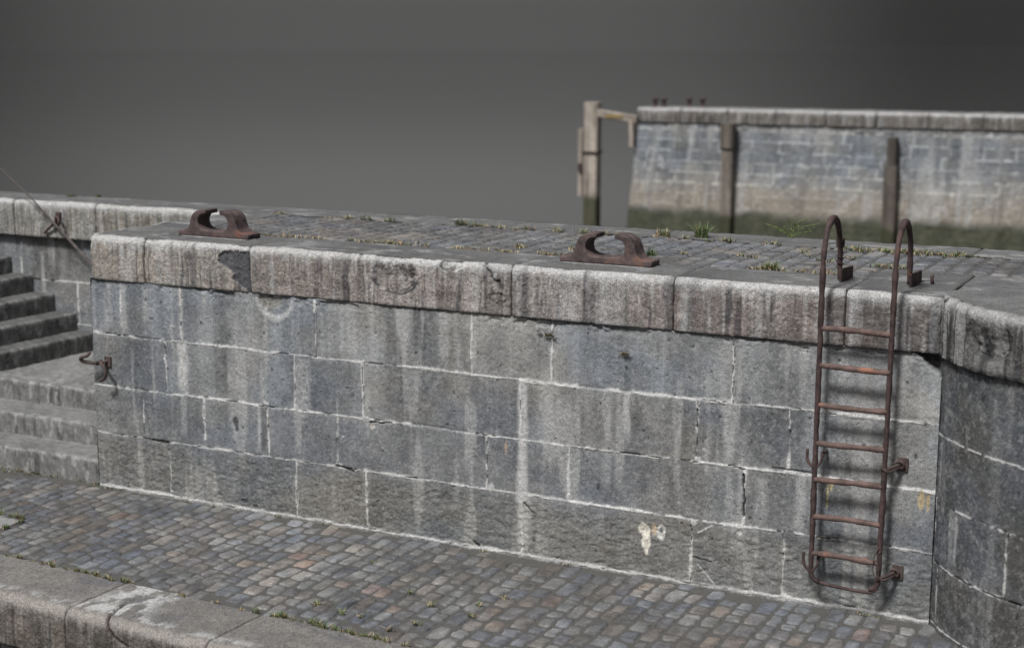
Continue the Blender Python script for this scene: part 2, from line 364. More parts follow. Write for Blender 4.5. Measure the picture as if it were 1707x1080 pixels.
def main_feat(A, Z, c, d):
    fin = fbm(A * 70, Z * 70, 2, 301)
    # bottom course is scalier and a bit green-brown
    b = 1 - ss(.40, .47, Z + (fbm(A * 3, Z * 3, 3, 302) - .5) * .1)
    c = c * (1 - .10 * b)[..., None]; c = mixc(c, c * np.array([1.02, 1.01, .97]), b)
    flake = ss(.5, .6, fbm(A * 14, Z * 26, 4, 305, .65)) * b
    c = mixc(c, LIME * .50, flake * .28)
    d = d - flake * .003 + b * (fbm(A * 20, Z * 40, 4, 306, .6) - .5) * .012
    gl = np.exp(-((Z - .020 - (fbm(A * 8, Z, 3, 307) - .5) * .02) / .012) ** 2); c = mixc(c, LIME * 1.05, gl * .85)
    # smooth strip just under the course line above
    # pale cream spalls below the cracked joint
    for (a, z, ra, rz, col) in ((5.085, .365, .052, .050, (.66, .63, .55)), (5.10, .30, .038, .10, (.68, .65, .57)), (5.105, .22, .016, .05, (.66, .62, .54)), (5.16, .370, .028, .045, (.56, .46, .34)),
                                (5.215, .36, .036, .07, (.58, .57, .54)), (7.03, .84, .026, .075, (.42, .35, .22)), (7.075, .84, .012, .07, (.40, .32, .2)),
                                (6.405, .80, .010, .10, (.42, .37, .22)), (6.43, .86, .012, .04, (.44, .39, .22)), (2.80, .855, .030, .022, (.45, .42, .38)), (3.97, .83, .012, .06, (.36, .27, .2)),
                                (6.36, .49, .02, .015, (.5, .47, .42)), (5.80, .44, .02, .02, (.5, .5, .48))):
        m = 1 - ss(.75, 1.05, blob(A, Z, a, z, ra, rz, 310, .3, 30))
        c = mixc(c, np.array(col) * (.75 + .5 * fin)[..., None], m * .95); d = d - m * .006
    m = 1 - ss(.7, 1.0, blob(A, Z, 5.215, .372, .018, .028, 311, .2, 30)); c = mixc(c, (.09, .09, .09), m * .8)
    # shell scar with pale arc under the coping
    s = blob(A, Z, 1.90, 1.80, .17, .17, 312, .12, 9)
    ring = np.exp(-((s - 1.0) / .13) ** 2) * (Z < 1.79)
    c = mixc(c, LIME * .98, ring * .6); inner = 1 - ss(.55, .75, blob(A, Z, 1.86, 1.77, .15, .08, 313, .3, 20))
    c = mixc(c, np.array([.25, .24, .20]) * (.7 + .6 * fin)[..., None], inner * .6); d = d - inner * .012 * (.4 + fbm(A * 40, Z * 60, 3, 314)) - .012 * (1 - ss(.8, 1.0, s)) * (Z < 1.83)
    # spalled edges under the coping
    sp = ss(.54, .62, fbm(A * 5, Z * 14, 4, 315, .6)) * ss(1.74, 1.80, Z)
    c = mixc(c, c * .55, sp * .6); d = d - sp * .012
    # broken corner against the bastion
    ch = ss(0, .02, (A - 6.93) * .8 + (Z - 1.70) - .12 + (fbm(A * 20, Z * 20, 3, 316) - .5) * .05)
    ch = ch * (A > 6.88) * (Z > 1.55)
    c = mixc(c, np.array([.07, .07, .072]) * (.6 + .8 * fin)[..., None], ch); d = d - ch * (.06 + .03 * fbm(A * 25, Z * 25, 3, 317))
    # mortar-filled chips where joints meet, cracks
    for (a, z, r) in ((4.49, .515, .03), (5.46, .46, .028), (5.49, .93, .02), (3.85, .51, .03), (2.5, .50, .028), (2.09, .93, .03), (6.13, .93, .03),
                      (1.80, .93, .03), (1.0, .93, .02), (2.75, .05, .02), (.80, .06, .02), (6.13, .04, .03), (2.53, .74, .016), (1.0, 1.11, .012), (5.52, 1.0, .014)):
        m = 1 - ss(.7, 1.0, blob(A, Z, a, z, r, r * .8, 320, .35, 35)); c = mixc(c, LIME * 1.02, m * .75); d = d + m * .003
    def crack(c, d, p, q, w_, col, dep):
        ax_, az_ = p; bx, bz = q; L2 = (bx - ax_) ** 2 + (bz - az_) ** 2
        wa = A + (fbm(A * 18, Z * 18, 3, 331) - .5) * .02; wz = Z + (fbm(A * 18, Z * 18, 3, 335) - .5) * .02
        t = np.clip(((wa - ax_) * (bx - ax_) + (wz - az_) * (bz - az_)) / L2, 0, 1)
        e = np.hypot(wa - ax_ - t * (bx - ax_), wz - az_ - t * (bz - az_)); m = 1 - ss(w_ * .4, w_, e)
        return mixc(c, col, m), d - m * dep
    for p_, q_, w_, col, dep in (((5.49, .39), (5.60, .46), .006, LIME, 0), ((5.50, .16), (5.63, .03), .005, LIME, 0), ((5.46, .21), (5.60, .19), .007, (.05, .05, .05), .01),
                            ((4.12, .42), (4.20, .35), .008, (.05, .05, .05), .012), ((5.815, .86), (5.82, .56), .011, (.025, .025, .025), .02),
                            ((2.78, .885), (2.98, .90), .007, (.04, .04, .04), .012), ((2.46, .50), (2.62, .47), .007, (.04, .04, .04), .012),
                            ((.60, .485), (.78, .475), .008, (.04, .04, .04), .012), ((3.85, .5), (3.95, .47), .006, LIME, 0), ((6.02, .94), (6.3, .93), .006, (.05, .05, .05), .01),
                            ((5.70, .905), (5.82, .90), .008, (.05, .05, .05), .012), ((4.09, 1.12), (4.09, 1.2), .006, (.04, .04, .04), .01), ((5.72, 1.35), (5.722, 1.80), .004, (.05, .05, .055), .008),
                            ((3.7, .06), (3.74, .03), .016, (.03, .03, .03), .01), ((1.0, 1.2), (1.0, .93), .0001, LIME, 0), ((.785, 1.33), (.79, 1.24), .008, (.06, .06, .06), .01)):
        c, d = crack(c, d, p_, q_, w_, col, dep)
    for (a, z, ra, rz) in ((1.49, .74, .03, .05), (1.50, .68, .018, .025), (1.56, .70, .01, .012), (1.31, .66, .01, .01), (4.72, .62, .012, .03), (1.55, .08, .05, .02), (1.66, .05, .03, .015),
                           (6.45, 1.72, .012, .01), (6.9, 1.62, .014, .008), (.98, 1.73, .01, .008), (1.31, 1.66, .008, .006), (4.25, 1.70, .03, .02), (6.98, 1.13, .012, .02)):
        m = 1 - ss(.7, 1.0, blob(A, Z, a, z, ra, rz, 340, .3, 30)); c = mixc(c, (.045, .047, .055), m * .85); d = d - m * .006
    return c, d

# ------------------------------------------------------------------ coping functions
JC = [-.02, .61, 1.674, 4.017, 5.273, 6.475, 7.105]
def cope_surface(A, Z, U, joints, tints, seed=0, feat=None, wet=1.0):
    """A along, Z height, U = 0 on the front, 1 on the flat top"""
    rs = np.random.RandomState(seed + 3)
    base = np.zeros(A.shape + (3,)); dj = np.full(A.shape, 9.0); off = np.zeros(A.shape)
    wa = A + (fbm(Z * 8, A * 3, 3, seed + 1) - .5) * .012
    for i in range(len(joints) - 1):
        m = (wa >= joints[i]) & (wa <= joints[i + 1]) if i else (wa <= joints[1])
        if i == len(joints) - 2: m = wa >= joints[i]
        base[m] = tints[i % len(tints)]; off[m] = (rs.rand() - .5) * .006
        dj[m] = np.minimum(np.abs(wa[m] - joints[i]), np.abs(wa[m] - joints[i + 1]))
    n1 = fbm(A * 2.5, Z * 4, 4, seed + 10); n2 = fbm(A * 14, Z * 14, 4, seed + 14, .65); nf = fbm(A * 55, Z * 55, 3, seed + 18, .75)
    sA = fbm(A * 8, Z * .7, 3, seed + 22); sB = fbm(A * 28, Z * 1.6, 4, seed + 26, .6); sz = fbm(A * 1.3, Z * .2, 2, seed + 30)
    k = (1 + (n1 - .5) * .4) * (1 + (n2 - .5) * .6) * (1 + (nf - .5) * .9)
    front = 1 - U
    k = k * (1 + front * ((sA - .5) * .95 + (sB - .5) * 1.3 * ss(.30, .55, sz)))
    c = base * k[..., None]
    dark = ss(.53, .68, sB) * ss(.36, .54, sA) * front
    c = mixc(c, c * np.array([.38, .39, .42]), dark * .92)
    pale = ss(.60, .74, fbm(A * 19 + 5, Z * 1.1, 3, seed + 33)) * front
    c = mixc(c, LIME * .75, pale * .55)
    red = ss(.5, .65, fbm(A * 5, Z * 3, 3, seed + 36)) * front
    c = mixc(c, c * np.array([1.03, .99, .97]), red)
    topc = np.array([.142, .141, .139]) * ((1 + (fbm(A * 1.2, Z * 30 * 0 + A * .3, 2, seed + 40) - .5) * .3) * (1 + (n2 - .5) * .5) * (1 + (nf - .5) * .5))[..., None]
    c = mixc(c, topc, U)
    nw = .026 + .10 * ss(.45, .85, fbm(A * 24, Z * 1.2, 3, seed + 46, .6)) + .03 * vn(A * 2.2, Z * 0, seed + 47)
    nose = np.exp(-((2.180 - Z) / nw) ** 2) * (1 - U * .75) * (.55 + 1.0 * (fbm(A * 9, Z * 9, 4, seed + 44) - .2))
    c = mixc(c, LIME * .95, np.clip(nose * 1.3, 0, 1) * .8)
    gap = 1 - ss(.002, .0065, dj)
    edge = np.exp(-dj / .02) * front
    c = mixc(c, c * .6, edge * .5)
    c = mixc(c, np.array([.035, .037, .037]), gap * .9)
    c = mixc(c, c * .30, (1 - ss(1.825, 1.840 + .012 * n2, Z)) * front * .9)  # thin shade line along the coping foot, painted into the colour
    d = off + (n2 - .5) * .012 * (front * .8 + .2) + (nf - .5) * .008 * (front * .8 + .2) - np.exp(-dj / .012) * .012 - gap * .02
    d = d - dark * .004 + (fbm(A * 3, Z * 5, 3, seed + 48) - .5) * .024
    if feat: c, d = feat(A, Z, U, c, d)
    return c, d

def main_cope_feat(A, Z, U, c, d):
    F1 = 1 - U
    nf = fbm(A * 60, Z * 60, 3, 401, .7)
    # dark exposed patch beside the joint
    edge = 1.36 + .10 * ss(1.98, 2.02, -Z + 4.0) * 0
    le = np.interp(Z.ravel(), [1.82, 1.86, 1.92, 1.97, 2.01, 2.05, 2.09, 2.14, 2.17], [1.66, 1.60, 1.49, 1.52, 1.46, 1.36, 1.36, 1.40, 1.52]).reshape(Z.shape)
    m = ss(0, .012, A - le + (fbm(A * 22, Z * 30, 4, 402, .6) - .5) * .06) * (A < 1.668 + .012 * (fbm(Z * 12, A, 2, 404) - .5)) * (1 - ss(2.13, 2.17, Z + (nf - .5) * .05)) * F1
    c = mixc(c, np.array([.085, .088, .098]) * (.7 + .6 * nf)[..., None], m * .95); d = d - m * .014
    # ribbed wash-worn zone
    z_ = np.exp(-((A - 2.70) / .19) ** 4)
    rib = fbm(A * 21, Z * .9, 3, 405, .7); rib = ss(.38, .62, rib)
    c = mixc(c, c * .42, z_ * rib * F1 * .6); c = mixc(c, LIME * .95, z_ * (rib < .15) * .5 * F1 * ss(.5, .7, fbm(A * 40, Z * 1, 2, 409))); d = d - z_ * rib * .004
    # round scar
    s = blob(A, Z, 3.025, 2.065, .205, .145, 406, .10, 12)
    inside = 1 - ss(.93, 1.0, s)
    rim = np.exp(-((s - 1.0) / .075) ** 2) * ss(0, .05, -(Z - 2.05)) * ss(.22, .40, fbm(A * 12, Z * 12, 3, 414))
    c = mixc(c, c * np.array([1.0, 1.0, 1.02]) * 1.1, inside * .5); c = mixc(c, (.04, .04, .042), rim * 1.0 * F1)
    rr = np.exp(-((s - .98) / .07) ** 2) * ss(0, .08, A - 3.08)
    d = d - inside * (.020 + .030 * fbm(A * 28, Z * 34, 4, 407, .6) * ss(2.9, 3.25, A)) * ss(2.17, 2.02, Z) - rim * .012
    c = mixc(c, c * .35, ss(.50, .62, fbm(A * 24, Z * 38, 4, 408, .65)) * inside * np.clip(ss(2.98, 3.12, A) + .8 * ss(2.08, 2.13, Z), 0, 1) * .95)
    c = mixc(c, LIME * .8, ss(.52, .64, fbm(A * 24 + 4, Z * 38, 4, 415, .65)) * inside * ss(3.0, 3.15, A) * .5)
    # small notch under the nose
    s = blob(A, Z, 3.52, 2.17, .10, .042, 410, .25, 22); n_ = 1 - ss(.8, 1.0, s)
    c = mixc(c, c * .5, ss(.48, .6, fbm(A * 26, Z * 34, 4, 419)) * n_ * .8); nr = np.exp(-((s - .95) / .12) ** 2) * (A < 3.54); c = mixc(c, (.04, .04, .04), nr * .95); d = d - n_ * .010
    # torn triangle by the joint, and rough boss
    tri = ss(0, .02, (A - 3.80) * 1.0 - (2.20 - Z) * .95 + .02 + (fbm(A * 20, Z * 20, 3, 411) - .5) * .05) * (Z > 2.03) * (A < 4.01) * F1 * (A > 3.78)
    te = np.exp(-(((A - 3.80) - (2.20 - Z) * .75 - .25 * (2.2 - Z) ** 1.3 + .02 + (fbm(A * 14, Z * 14, 4, 416, .65) - .5) * .08) / (.010 + .022 * fbm(A * 9, Z * 9, 2, 417))) ** 2) * (Z > 2.02) * (A < 4.01) * (A > 3.78) * F1
    c = mixc(c, (.045, .043, .042), np.clip(te * 1.1, 0, 1) * (.55 + .45 * ss(.3, .5, nf))); d = d - te * .022 - tri * .006; c = mixc(c, c * .82, tri * .7)
    s = blob(A, Z, 3.90, 1.975, .085, .065, 412, .5, 24); n_ = 1 - ss(.8, 1.0, s)
    c = mixc(c, c * 1.2, n_ * .5); d = d + n_ * (.004 + .03 * (fbm(A * 30, Z * 38, 4, 413, .65) - .5)); c = mixc(c, (.07, .068, .066), ss(.54, .66, fbm(A * 30, Z * 44, 4, 418, .65)) * n_ * .8)
    # grey runs near joints
    for (a, w_, am) in ((.47, .03, .45), (.36, .02, .3), (4.75, .05, .5), (4.85, .09, .35), (5.36, .03, .8), (5.24, .03, -.65), (4.60, .012, -.7), (4.62, .03, -.4), (5.42, .04, -.4), (1.12, .018, -.6), (1.05, .01, -.5), (1.0, .01, -.5),
                        (.90, .012, -.4), (6.30, .02, .3), (6.52, .015, .6), (6.60, .05, -.35), (6.86, .04, -.3), (6.78, .03, .3), (4.07, .02, .5), (4.12, .03, -.5), (7.06, .04, -.5), (1.9, .02, .3)):
        g = np.exp(-((A - a + (fbm(Z * 6, A, 2, 420) - .5) * .015) / w_) ** 2) * F1 * (.5 + fbm(A * 20, Z * 8, 3, 421))
        c = mixc(c, LIME * .8 if am > 0 else np.array([.06, .062, .07]), np.clip(g, 0, 1) * abs(am))
    return c, d

def sweep(pos, nor, s0, s1, prof, res, sfun, name, parent, mat, extra=None, zt=None):
    """pos(s)->(x,y), nor(s)->(x,y) outward. prof: list of (outward, z, nx, nz, top)"""
    s = np.linspace(s0, s1, max(3, int((s1 - s0) / res) + 1)); pr = np.array(prof)
    X, Y = pos(s); nx, ny = nor(s)
    P = np.zeros((len(s), len(pr), 3))
    P[..., 0] = X[:, None] + nx[:, None] * pr[:, 0]; P[..., 1] = Y[:, None] + ny[:, None] * pr[:, 0]; P[..., 2] = pr[:, 1]
    Nn = np.zeros_like(P); Nn[..., 0] = nx[:, None] * pr[:, 2]; Nn[..., 1] = ny[:, None] * pr[:, 2]; Nn[..., 2] = pr[:, 3]
    A = np.repeat(s[:, None], len(pr), 1); U = np.repeat(pr[None, :, 4], len(s), 0)
    c, d = sfun(A, P, U)
    P = P + Nn * d[..., None]
    if zt is not None: P[..., 2] += zt(s)[:, None]
    parts = [(P, c, False)] + (extra or [])
    return grids(name, parts, mat, parent)

def profile(z0, z1, out, r, depth, res, under=.0):
    """bottom lip, front, rounded nose, flat top"""
    p = []
    if under: p += [(out - under, z0, 0, -1, 0), (out - under * .5, z0, 0, -1, 0)]
    n = max(2, int((z1 - z0 - r) / res))
    for i in range(n + 1): p.append((out, z0 + (z1 - r - z0) * i / n, 1, 0, 0))
    m = max(4, int(r * 1.57 / res))
    for i in range(1, m + 1):
        a = math.pi / 2 * i / m
        p.append((out - r + r * math.cos(a), z1 - r + r * math.sin(a), math.cos(a), math.sin(a), .0 + .75 * (i / m) ** 2))
    n = max(1, int(depth / (res * 2)))
    for i in range(1, n + 1): p.append((out - r - (depth - r) * i / n, z1, 0, 1, min(1, .75 + .25 * i / n * 6)))
    return p
WARM = [np.array(t) for t in ((.292, .276, .250), (.282, .264, .240), (.262, .238, .222), (.252, .233, .223), (.205, .184, .176), (.188, .170, .162))]

# =================================================================== THE PIER
pier = empty('quay_wall', 'long grey block stone quay wall with rounded coping, rusty ladder and two cleats', 'quay wall', (3.5, 0, 0))
RES = .0075
nx_, nz_ = int(7.10 / RES), int(1.86 / RES)
a_ = np.linspace(0.0, 7.118, nx_); z_ = np.linspace(-.04, 1.825, nz_)
A, Z = np.meshgrid(a_, z_, indexing='ij')
c, d = ashlar(A, Z, COURS, 100, 1.0, STR, main_feat)
d = d - .010 * np.exp(-np.maximum(A, 0) / .010)
P = np.stack([A, 0 - d, Z], -1)
# left return face (faces -X) and right jamb
yb = np.linspace(0.006, 2.1, 140); zb = np.linspace(-.04, 1.825, 130)
B, ZB = np.meshgrid(yb, zb, indexing='ij')
cb, db = ashlar(B, ZB, [(z0, z1, [j * .6 for j in js], t) for z0, z1, js, t in COURS], 140)
PB = np.stack([0.0 - db, B, ZB], -1)
ed = np.stack([P[-1], P[-1] + np.array([.0, .16, 0])], 0); ce = np.stack([c[-1] * .5 + np.array([.05, .02, .012]), c[-1] * .2 + np.array([.03, .01, .006])], 0)
grids('block_face', [(P, c, False), (PB, cb, True), (ed, ce, False)], M_WALL, pier)
box('rubble_core', (.06, 7.3, .10, 2.50, -2.4, 2.13), M_CORE, pier)

def front_fun(A, P, U):
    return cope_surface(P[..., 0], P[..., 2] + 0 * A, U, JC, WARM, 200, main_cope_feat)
def top_sheet(x0, x1, y0, y1, z, seed, joints=(), along=0, res=.012, dark=1.0, lim=True):
    xs = np.linspace(x0, x1, max(3, int((x1 - x0) / res))); ys = np.linspace(y0, y1, max(3, int((y1 - y0) / res)))
    X, Y = np.meshgrid(xs, ys, indexing='ij')
    n1 = fbm(X * 1.5, Y * 1.5, 3, seed); n2 = fbm(X * 9, Y * 9, 4, seed + 4, .6); nf = fbm(X * 45, Y * 45, 3, seed + 8, .7)
    c = np.array([.136, .135, .133]) * dark * ((1 + (n1 - .5) * .5) * (1 + (n2 - .5) * .5) * (1 + (nf - .5) * .5))[..., None]
    c = mixc(c, LIME * .7, ss(.6, .75, fbm(X * 4, Y * 7, 4, seed + 12, .6)) * .45)
    c = mixc(c, np.array([.085, .088, .098]), ss(.58, .72, fbm(X * 3 + 4, Y * 5, 4, seed + 16, .6)) * .5)
    dd = (n2 - .5) * .008 + (nf - .5) * .003
    E = np.minimum(np.minimum(X - x0, x1 - X), np.minimum(Y - y0, y1 - Y)); dd = dd - .01 * np.exp(-E / .006)
    c = mixc(c, (.05, .05, .045), (1 - ss(.003, .008, E)) * .8)
    return (np.stack([X, Y, z + dd], -1), c, False)

pr = profile(1.824, 2.2, .010, .055, .30, RES, under=.05)
pr_ = [q for q in pr if q[0] > -.035]
for i in range(6):
    s0 = JC[i] + (0.075 if i == 0 else .0); s1 = JC[i + 1]
    dep = [.60, .62, .63, .63, .63, .0][i]
    ex = []
    if i < 5: ex.append(top_sheet(JC[i] + (.04 if i == 0 else 0), s1, .025, dep, 2.2, 500 + i * 20))
    else: ex += [top_sheet(s0 + .0, s1, .025, 1.10, 2.2, 620)]
    if i == 0:      # rounded corner stone with its return along the left end
        rc = .10
        def cpos(s):
            # s from 0 (return, y=1.0) to straight front
            L1 = .9; La = rc * math.pi / 2
            x = np.where(s < L1, 0 * s, np.where(s < L1 + La, rc - rc * np.cos(np.clip(s - L1, 0, La) / rc), rc + (s - L1 - La)))
            y = np.where(s < L1, rc + (L1 - s), np.where(s < L1 + La, rc - rc * np.sin(np.clip(s - L1, 0, La) / rc), 0 * s))
            return x, y
        def cnor(s):
            L1 = .9; La = rc * math.pi / 2; t = np.clip((s - L1) / rc, 0, math.pi / 2)
            return -np.cos(t), -np.sin(t)
        Lt = .9 + rc * math.pi / 2 + (JC[1] - rc)
        def cfun(A, P, U):
            aa = A - Lt + JC[1]
            return cope_surface(aa, P[..., 2], U, [-9, .61, 1.6], WARM, 200, main_cope_feat)
        ex.append(top_sheet(.04, .62, .60, 1.0, 2.2, 505))
        sweep(cpos, cnor, 0, Lt, [q for q in pr if q[0] > -.09], RES, cfun, 'coping_stone', pier, M_COPE, ex)
        continue
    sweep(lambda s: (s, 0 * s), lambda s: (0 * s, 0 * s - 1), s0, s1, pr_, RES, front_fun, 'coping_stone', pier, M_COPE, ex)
# second return stone, left end
sweep(lambda s: (0 * s, s), lambda s: (0 * s - 1, 0 * s), 1.0, 2.0, pr_, .015,
      lambda A, P, U: cope_surface(-A, P[..., 2], U, [-2.1, -1.0], WARM, 260), 'coping_stone', pier, M_COPE, [(g[0], g[1], g[2]) for g in [top_sheet(.02, .55, 1.0, 2.06, 2.2, 640)]])
# rear coping over the water
rj = [-.02, 1.35, 2.9, 4.3, 5.75, 6.9, 8.3, 9.8, 11.5]
for i in range(len(rj) - 1):
    g = top_sheet(rj[i], rj[i + 1], 2.06, 2.55, 2.202, 700 + i * 17, res=.015)
    zz = np.linspace(0, 1, 12); xs = g[0][:, -1]
    back = np.stack([np.stack([xs[:, 0], xs[:, 1] + .04 * math.sin(t * 1.57), 2.2 - .04 * (1 - math.cos(t * 1.57)) - (t > .99) * .4 + 0 * xs[:, 0]], -1) for t in zz], 1)
    grids('rear_coping_stone', [g, (back, np.repeat(g[1][:, -1:], 12, 1) * 1.2, False)], M_TOP, pier)

# back face of the pier down to the water
yy = np.linspace(-4.2, 11.5, 300); zz = np.linspace(-2.0, 1.84, 80); A2, Z2_ = np.meshgrid(yy, zz, indexing='ij')
cb, db = ashlar(A2, Z2_, [(z0, z0 + .45, list(np.arange(-4, 12, .9) + (.45 if k % 2 else 0)), 1) for k, z0 in enumerate(np.arange(-2, 1.8, .45))], 170)
grids('rear_face', [(np.stack([A2, 2.55 + db, Z2_], -1), cb, True)], M_WALL, pier)

# =================================================================== COBBLES
def cobbles(name, inside, x0, x1, y0, y1, z, lx, ly, seed, palette, hgt=.012, jit=1.0, rows_along_y=True, mat=M_COB, gap=.010, flatness=1.0, kind=None, parent=None):
    rs = np.random.RandomState(seed)
    Vs, Fs, Cs, b = [], [], [], 0
    nu, nv = 8, 9
    u = np.linspace(-1, 1, nu); v = np.linspace(-1, 1, nv); U, Vv = np.meshgrid(u, v, indexing='ij')
    F0 = gridF(nu, nv)
    col = x0
    while col < x1:
        wx = lx * (1 + (rs.rand() - .5) * .25 * jit)
        row = y0 - rs.rand() * ly
        while row < y1:
            wy = ly * (1 + (rs.rand() - .5) * .7 * jit)
            cx, cy = col + wx / 2, row + wy / 2; row += wy
            q = inside(cx, cy)
            if not q: continue
            hx, hy = wx / 2 - gap * (.3 + .7 * rs.rand()), wy / 2 - gap * (.3 + .7 * rs.rand())
            a = (rs.rand() - .5) * .14 * jit
            sup = np.maximum(np.abs(U), np.abs(Vv)); k = 1 - .16 * (np.abs(U) * np.abs(Vv)) ** 2 * rs.uniform(.6, 1.5)
            X = U * hx * k; Y = Vv * hy * k
            X = X * (1 + .10 * (rs.rand() - .5) * Vv) ; Y = Y * (1 + .10 * (rs.rand() - .5) * U)
            Xr = cx + X * math.cos(a) - Y * math.sin(a); Yr = cy + X * math.sin(a) + Y * math.cos(a)
            Xr = Xr + (fbm(Xr * 18, Yr * 18, 2, seed + 5) - .5) * .022 * jit; Yr = Yr + (fbm(Xr * 18 + 9, Yr * 18, 2, seed + 6) - .5) * .018 * jit
            H = z + (rs.rand() - .5) * hgt * .8 - hgt * 1.5 * sup ** 9 * flatness + hgt * (rs.rand() - .5) * U + hgt * (rs.rand() - .5) * Vv + (fbm(Xr * 22, Yr * 22, 3, seed + 9) - .5) * hgt * .9
            H = np.where(sup > .99, H - .012, H)
            p = palette[rs.choice(len(palette), p=PALW if len(palette) == len(PALW) else None)]
            n = fbm(Xr * 12, Yr * 12, 3, seed + 12) ; n3 = fbm(Xr * 40, Yr * 40, 2, seed + 16)
            cc = np.array(p) * 1.18 * rs.uniform(.88, 1.14) * ((1 + (n - .5) * .8) * (1 + (n3 - .5) * .5))[..., None]
            cc = mixc(cc, np.array([.25, .25, .24]), ss(.62, .72, fbm(Xr * 9, Yr * 9, 3, seed + 30)) * .3)
            cc = mixc(cc, DIRTC, ss(.88, 1.0, sup) * .8)
            big = fbm(Xr * 1.1, Yr * 1.1, 2, seed + 20); bl = fbm(Xr * 6.5, Yr * 4.5, 4, seed + 24, .6); cc = cc * ((1 + (big - .5) * .5) * (1 + (bl - .5) * .95))[..., None]
            cc = mixc(cc, cc * np.array([1.07, 1.0, .94]), ss(.5, .65, fbm(Xr * 2.6, Yr * 2.6, 3, seed + 33))); cc = mixc(cc, cc * np.array([.95, .985, 1.05]), ss(.5, .65, fbm(Xr * 2.1 + 5, Yr * 2.1, 3, seed + 37)))
            Vs.append(np.stack([Xr, Yr, H], -1).reshape(-1, 3)); Fs.append(F0 + b); Cs.append(cc.reshape(-1, 3)); b += nu * nv
        col += wx
    return link(name, np.concatenate(Vs), np.concatenate(Fs), mat, parent, np.concatenate(Cs))
DIRTC = np.array([.052, .052, .050])
PAL = [(.120, .122, .118), (.088, .094, .108), (.150, .148, .138), (.155, .125, .098), (.17, .108, .075), (.215, .21, .20), (.062, .066, .078), (.125, .112, .095), (.22, .15, .13)]
PAL = [tuple(m_ * .55 + q * .45 for q, m_ in zip(p, (.112, .114, .119))) for p in PAL]
PALW = [.28, .17, .17, .12, .02, .05, .08, .105, .005]
def in_low(x, y):
    if x < .16 and -1.16 < y < -.98 + .0: return False
    if x < .16 and -1.30 < y < -1.0: return False
    if (x - 8.44) ** 2 + (y - .73) ** 2 < 1.5 ** 2: return False
    return -1.725 - .045 * (x - .57) < y < -.035
og = cobbles('cobbled_ground', in_low, -4.2, 12, -2.5, -.03, 0.0,   .125, .190, 900, PAL, .008, gap=.0018, jit=1.35)
og['kind'] = 'structure'
V, F = boxgrid(-4.3, 12, -2.32, .06, -.5, -.010); o = link('ground_bed', V, F, M_DIRT, smooth=False); o['kind'] = 'structure'
UP = [tuple(.86 * q for q in p) for p in PAL]; UP = [(.105, .108, .114), (.085, .09, .102), (.13, .13, .13), (.12, .11, .10), (.11, .108, .1), (.165, .165, .165), (.072, .077, .09), (.10, .10, .105), (.14, .12, .11)]
def in_up(x, y):
    if x > 6.40 and y < 1.14: return False
    if x > 7.10 and y < 1.14: return False
    return .64 < y < 2.05 and x > .58
DIRTC = np.array([.075, .074, .068])
UP = [tuple(.105 * .5 + q * .5 for q in p) for p in UP]
ou = cobbles('cobbled_quay_top', in_up, .56, 11.4, .60, 2.05, 2.198, .145, .105, 950, UP, .006, .7, gap=.003, flatness=.7)
ou['kind'] = 'structure'
V, F = boxgrid(.55, 11.5, .62, 2.07, 2.14, 2.186); o = link('quay_top_bed', V, F, M_DIRT, smooth=False); o['kind'] = 'structure'
# pale flag let into the lower paving at the far left
sl_ = empty('paving_slab', 'pale flat stone slab let into the cobbles at the left, grass round it', 'paving slab', (-.3, -1.12, 0))
g = top_sheet(-1.2, .13, -1.27, -1.04, .004, 880, res=.01, dark=1.7); grids('slab_top', [g], M_TOP, sl_)

# =================================================================== ROUND BASTION
bas = empty('round_bastion', 'curved stone bastion at the right with ribbed scarred rounded coping', 'bastion', (8.44, .73, 0))
CX, CY, R0 = 8.44, .73, 1.5
t0 = math.atan2(-.62, -1.36)       # meets the main wall
def bpos(s):
    th = t0 + s / R0
    th2 = np.minimum(th, -math.pi / 2)
    x = CX + R0 * np.cos(th2) + np.maximum(0, th + math.pi / 2) * R0; y = CY + R0 * np.sin(th2)
    return x, y
def bnor(s):
    th = np.minimum(t0 + s / R0, -math.pi / 2); return np.cos(th), np.sin(th)
BC = [(-.3, .03, [], .9), (.03, .45, [.20, 1.0, 2.0, 3.0], .85), (.45, .87, [.12, .9, 1.9, 2.9], .85), (.87, 1.30, [1.35, 2.2], .85), (1.30, 1.9, [1.15, 2.6], .85)]
def bface(A, P, U):
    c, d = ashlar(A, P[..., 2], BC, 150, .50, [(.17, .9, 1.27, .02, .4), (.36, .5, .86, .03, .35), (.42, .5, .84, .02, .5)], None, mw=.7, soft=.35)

    return c, d
prf = [(0, z, 1, 0, 0) for z in np.linspace(-.04, 1.82, 210)]
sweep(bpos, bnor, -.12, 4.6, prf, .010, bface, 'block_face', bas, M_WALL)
BJ = [-.2, .44, 1.6, 2.8, 4.7]
def bcf(A, Z, U, c, d):
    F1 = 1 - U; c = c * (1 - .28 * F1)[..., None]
    z_ = np.exp(-((A - .27) / .21) ** 4); rib = ss(.36, .60, fbm(A * 19, Z * .8, 3, 433, .7))
    c = mixc(c, c * .42, z_ * rib * .6 * F1); c = mixc(c, LIME * .9, z_ * (rib < .2) * .5 * F1); d = d - z_ * rib * .006
    s = blob(A, Z, .66, 2.04, .21, .13, 431, .10, 12); ins = 1 - ss(.93, 1.0, s)
    rim = np.exp(-((s - 1) / .07) ** 2) * ss(2.07, 2.02, Z); c = mixc(c, (.04, .04, .042), rim * .8); d = d - ins * (.022 + .03 * fbm(A * 28, Z * 34, 4, 432, .6)) * ss(2.15, 1.98, Z) - rim * .012
    return c, d
pb = profile(1.812, 2.2, .032, .055, .30, .008, under=.07)
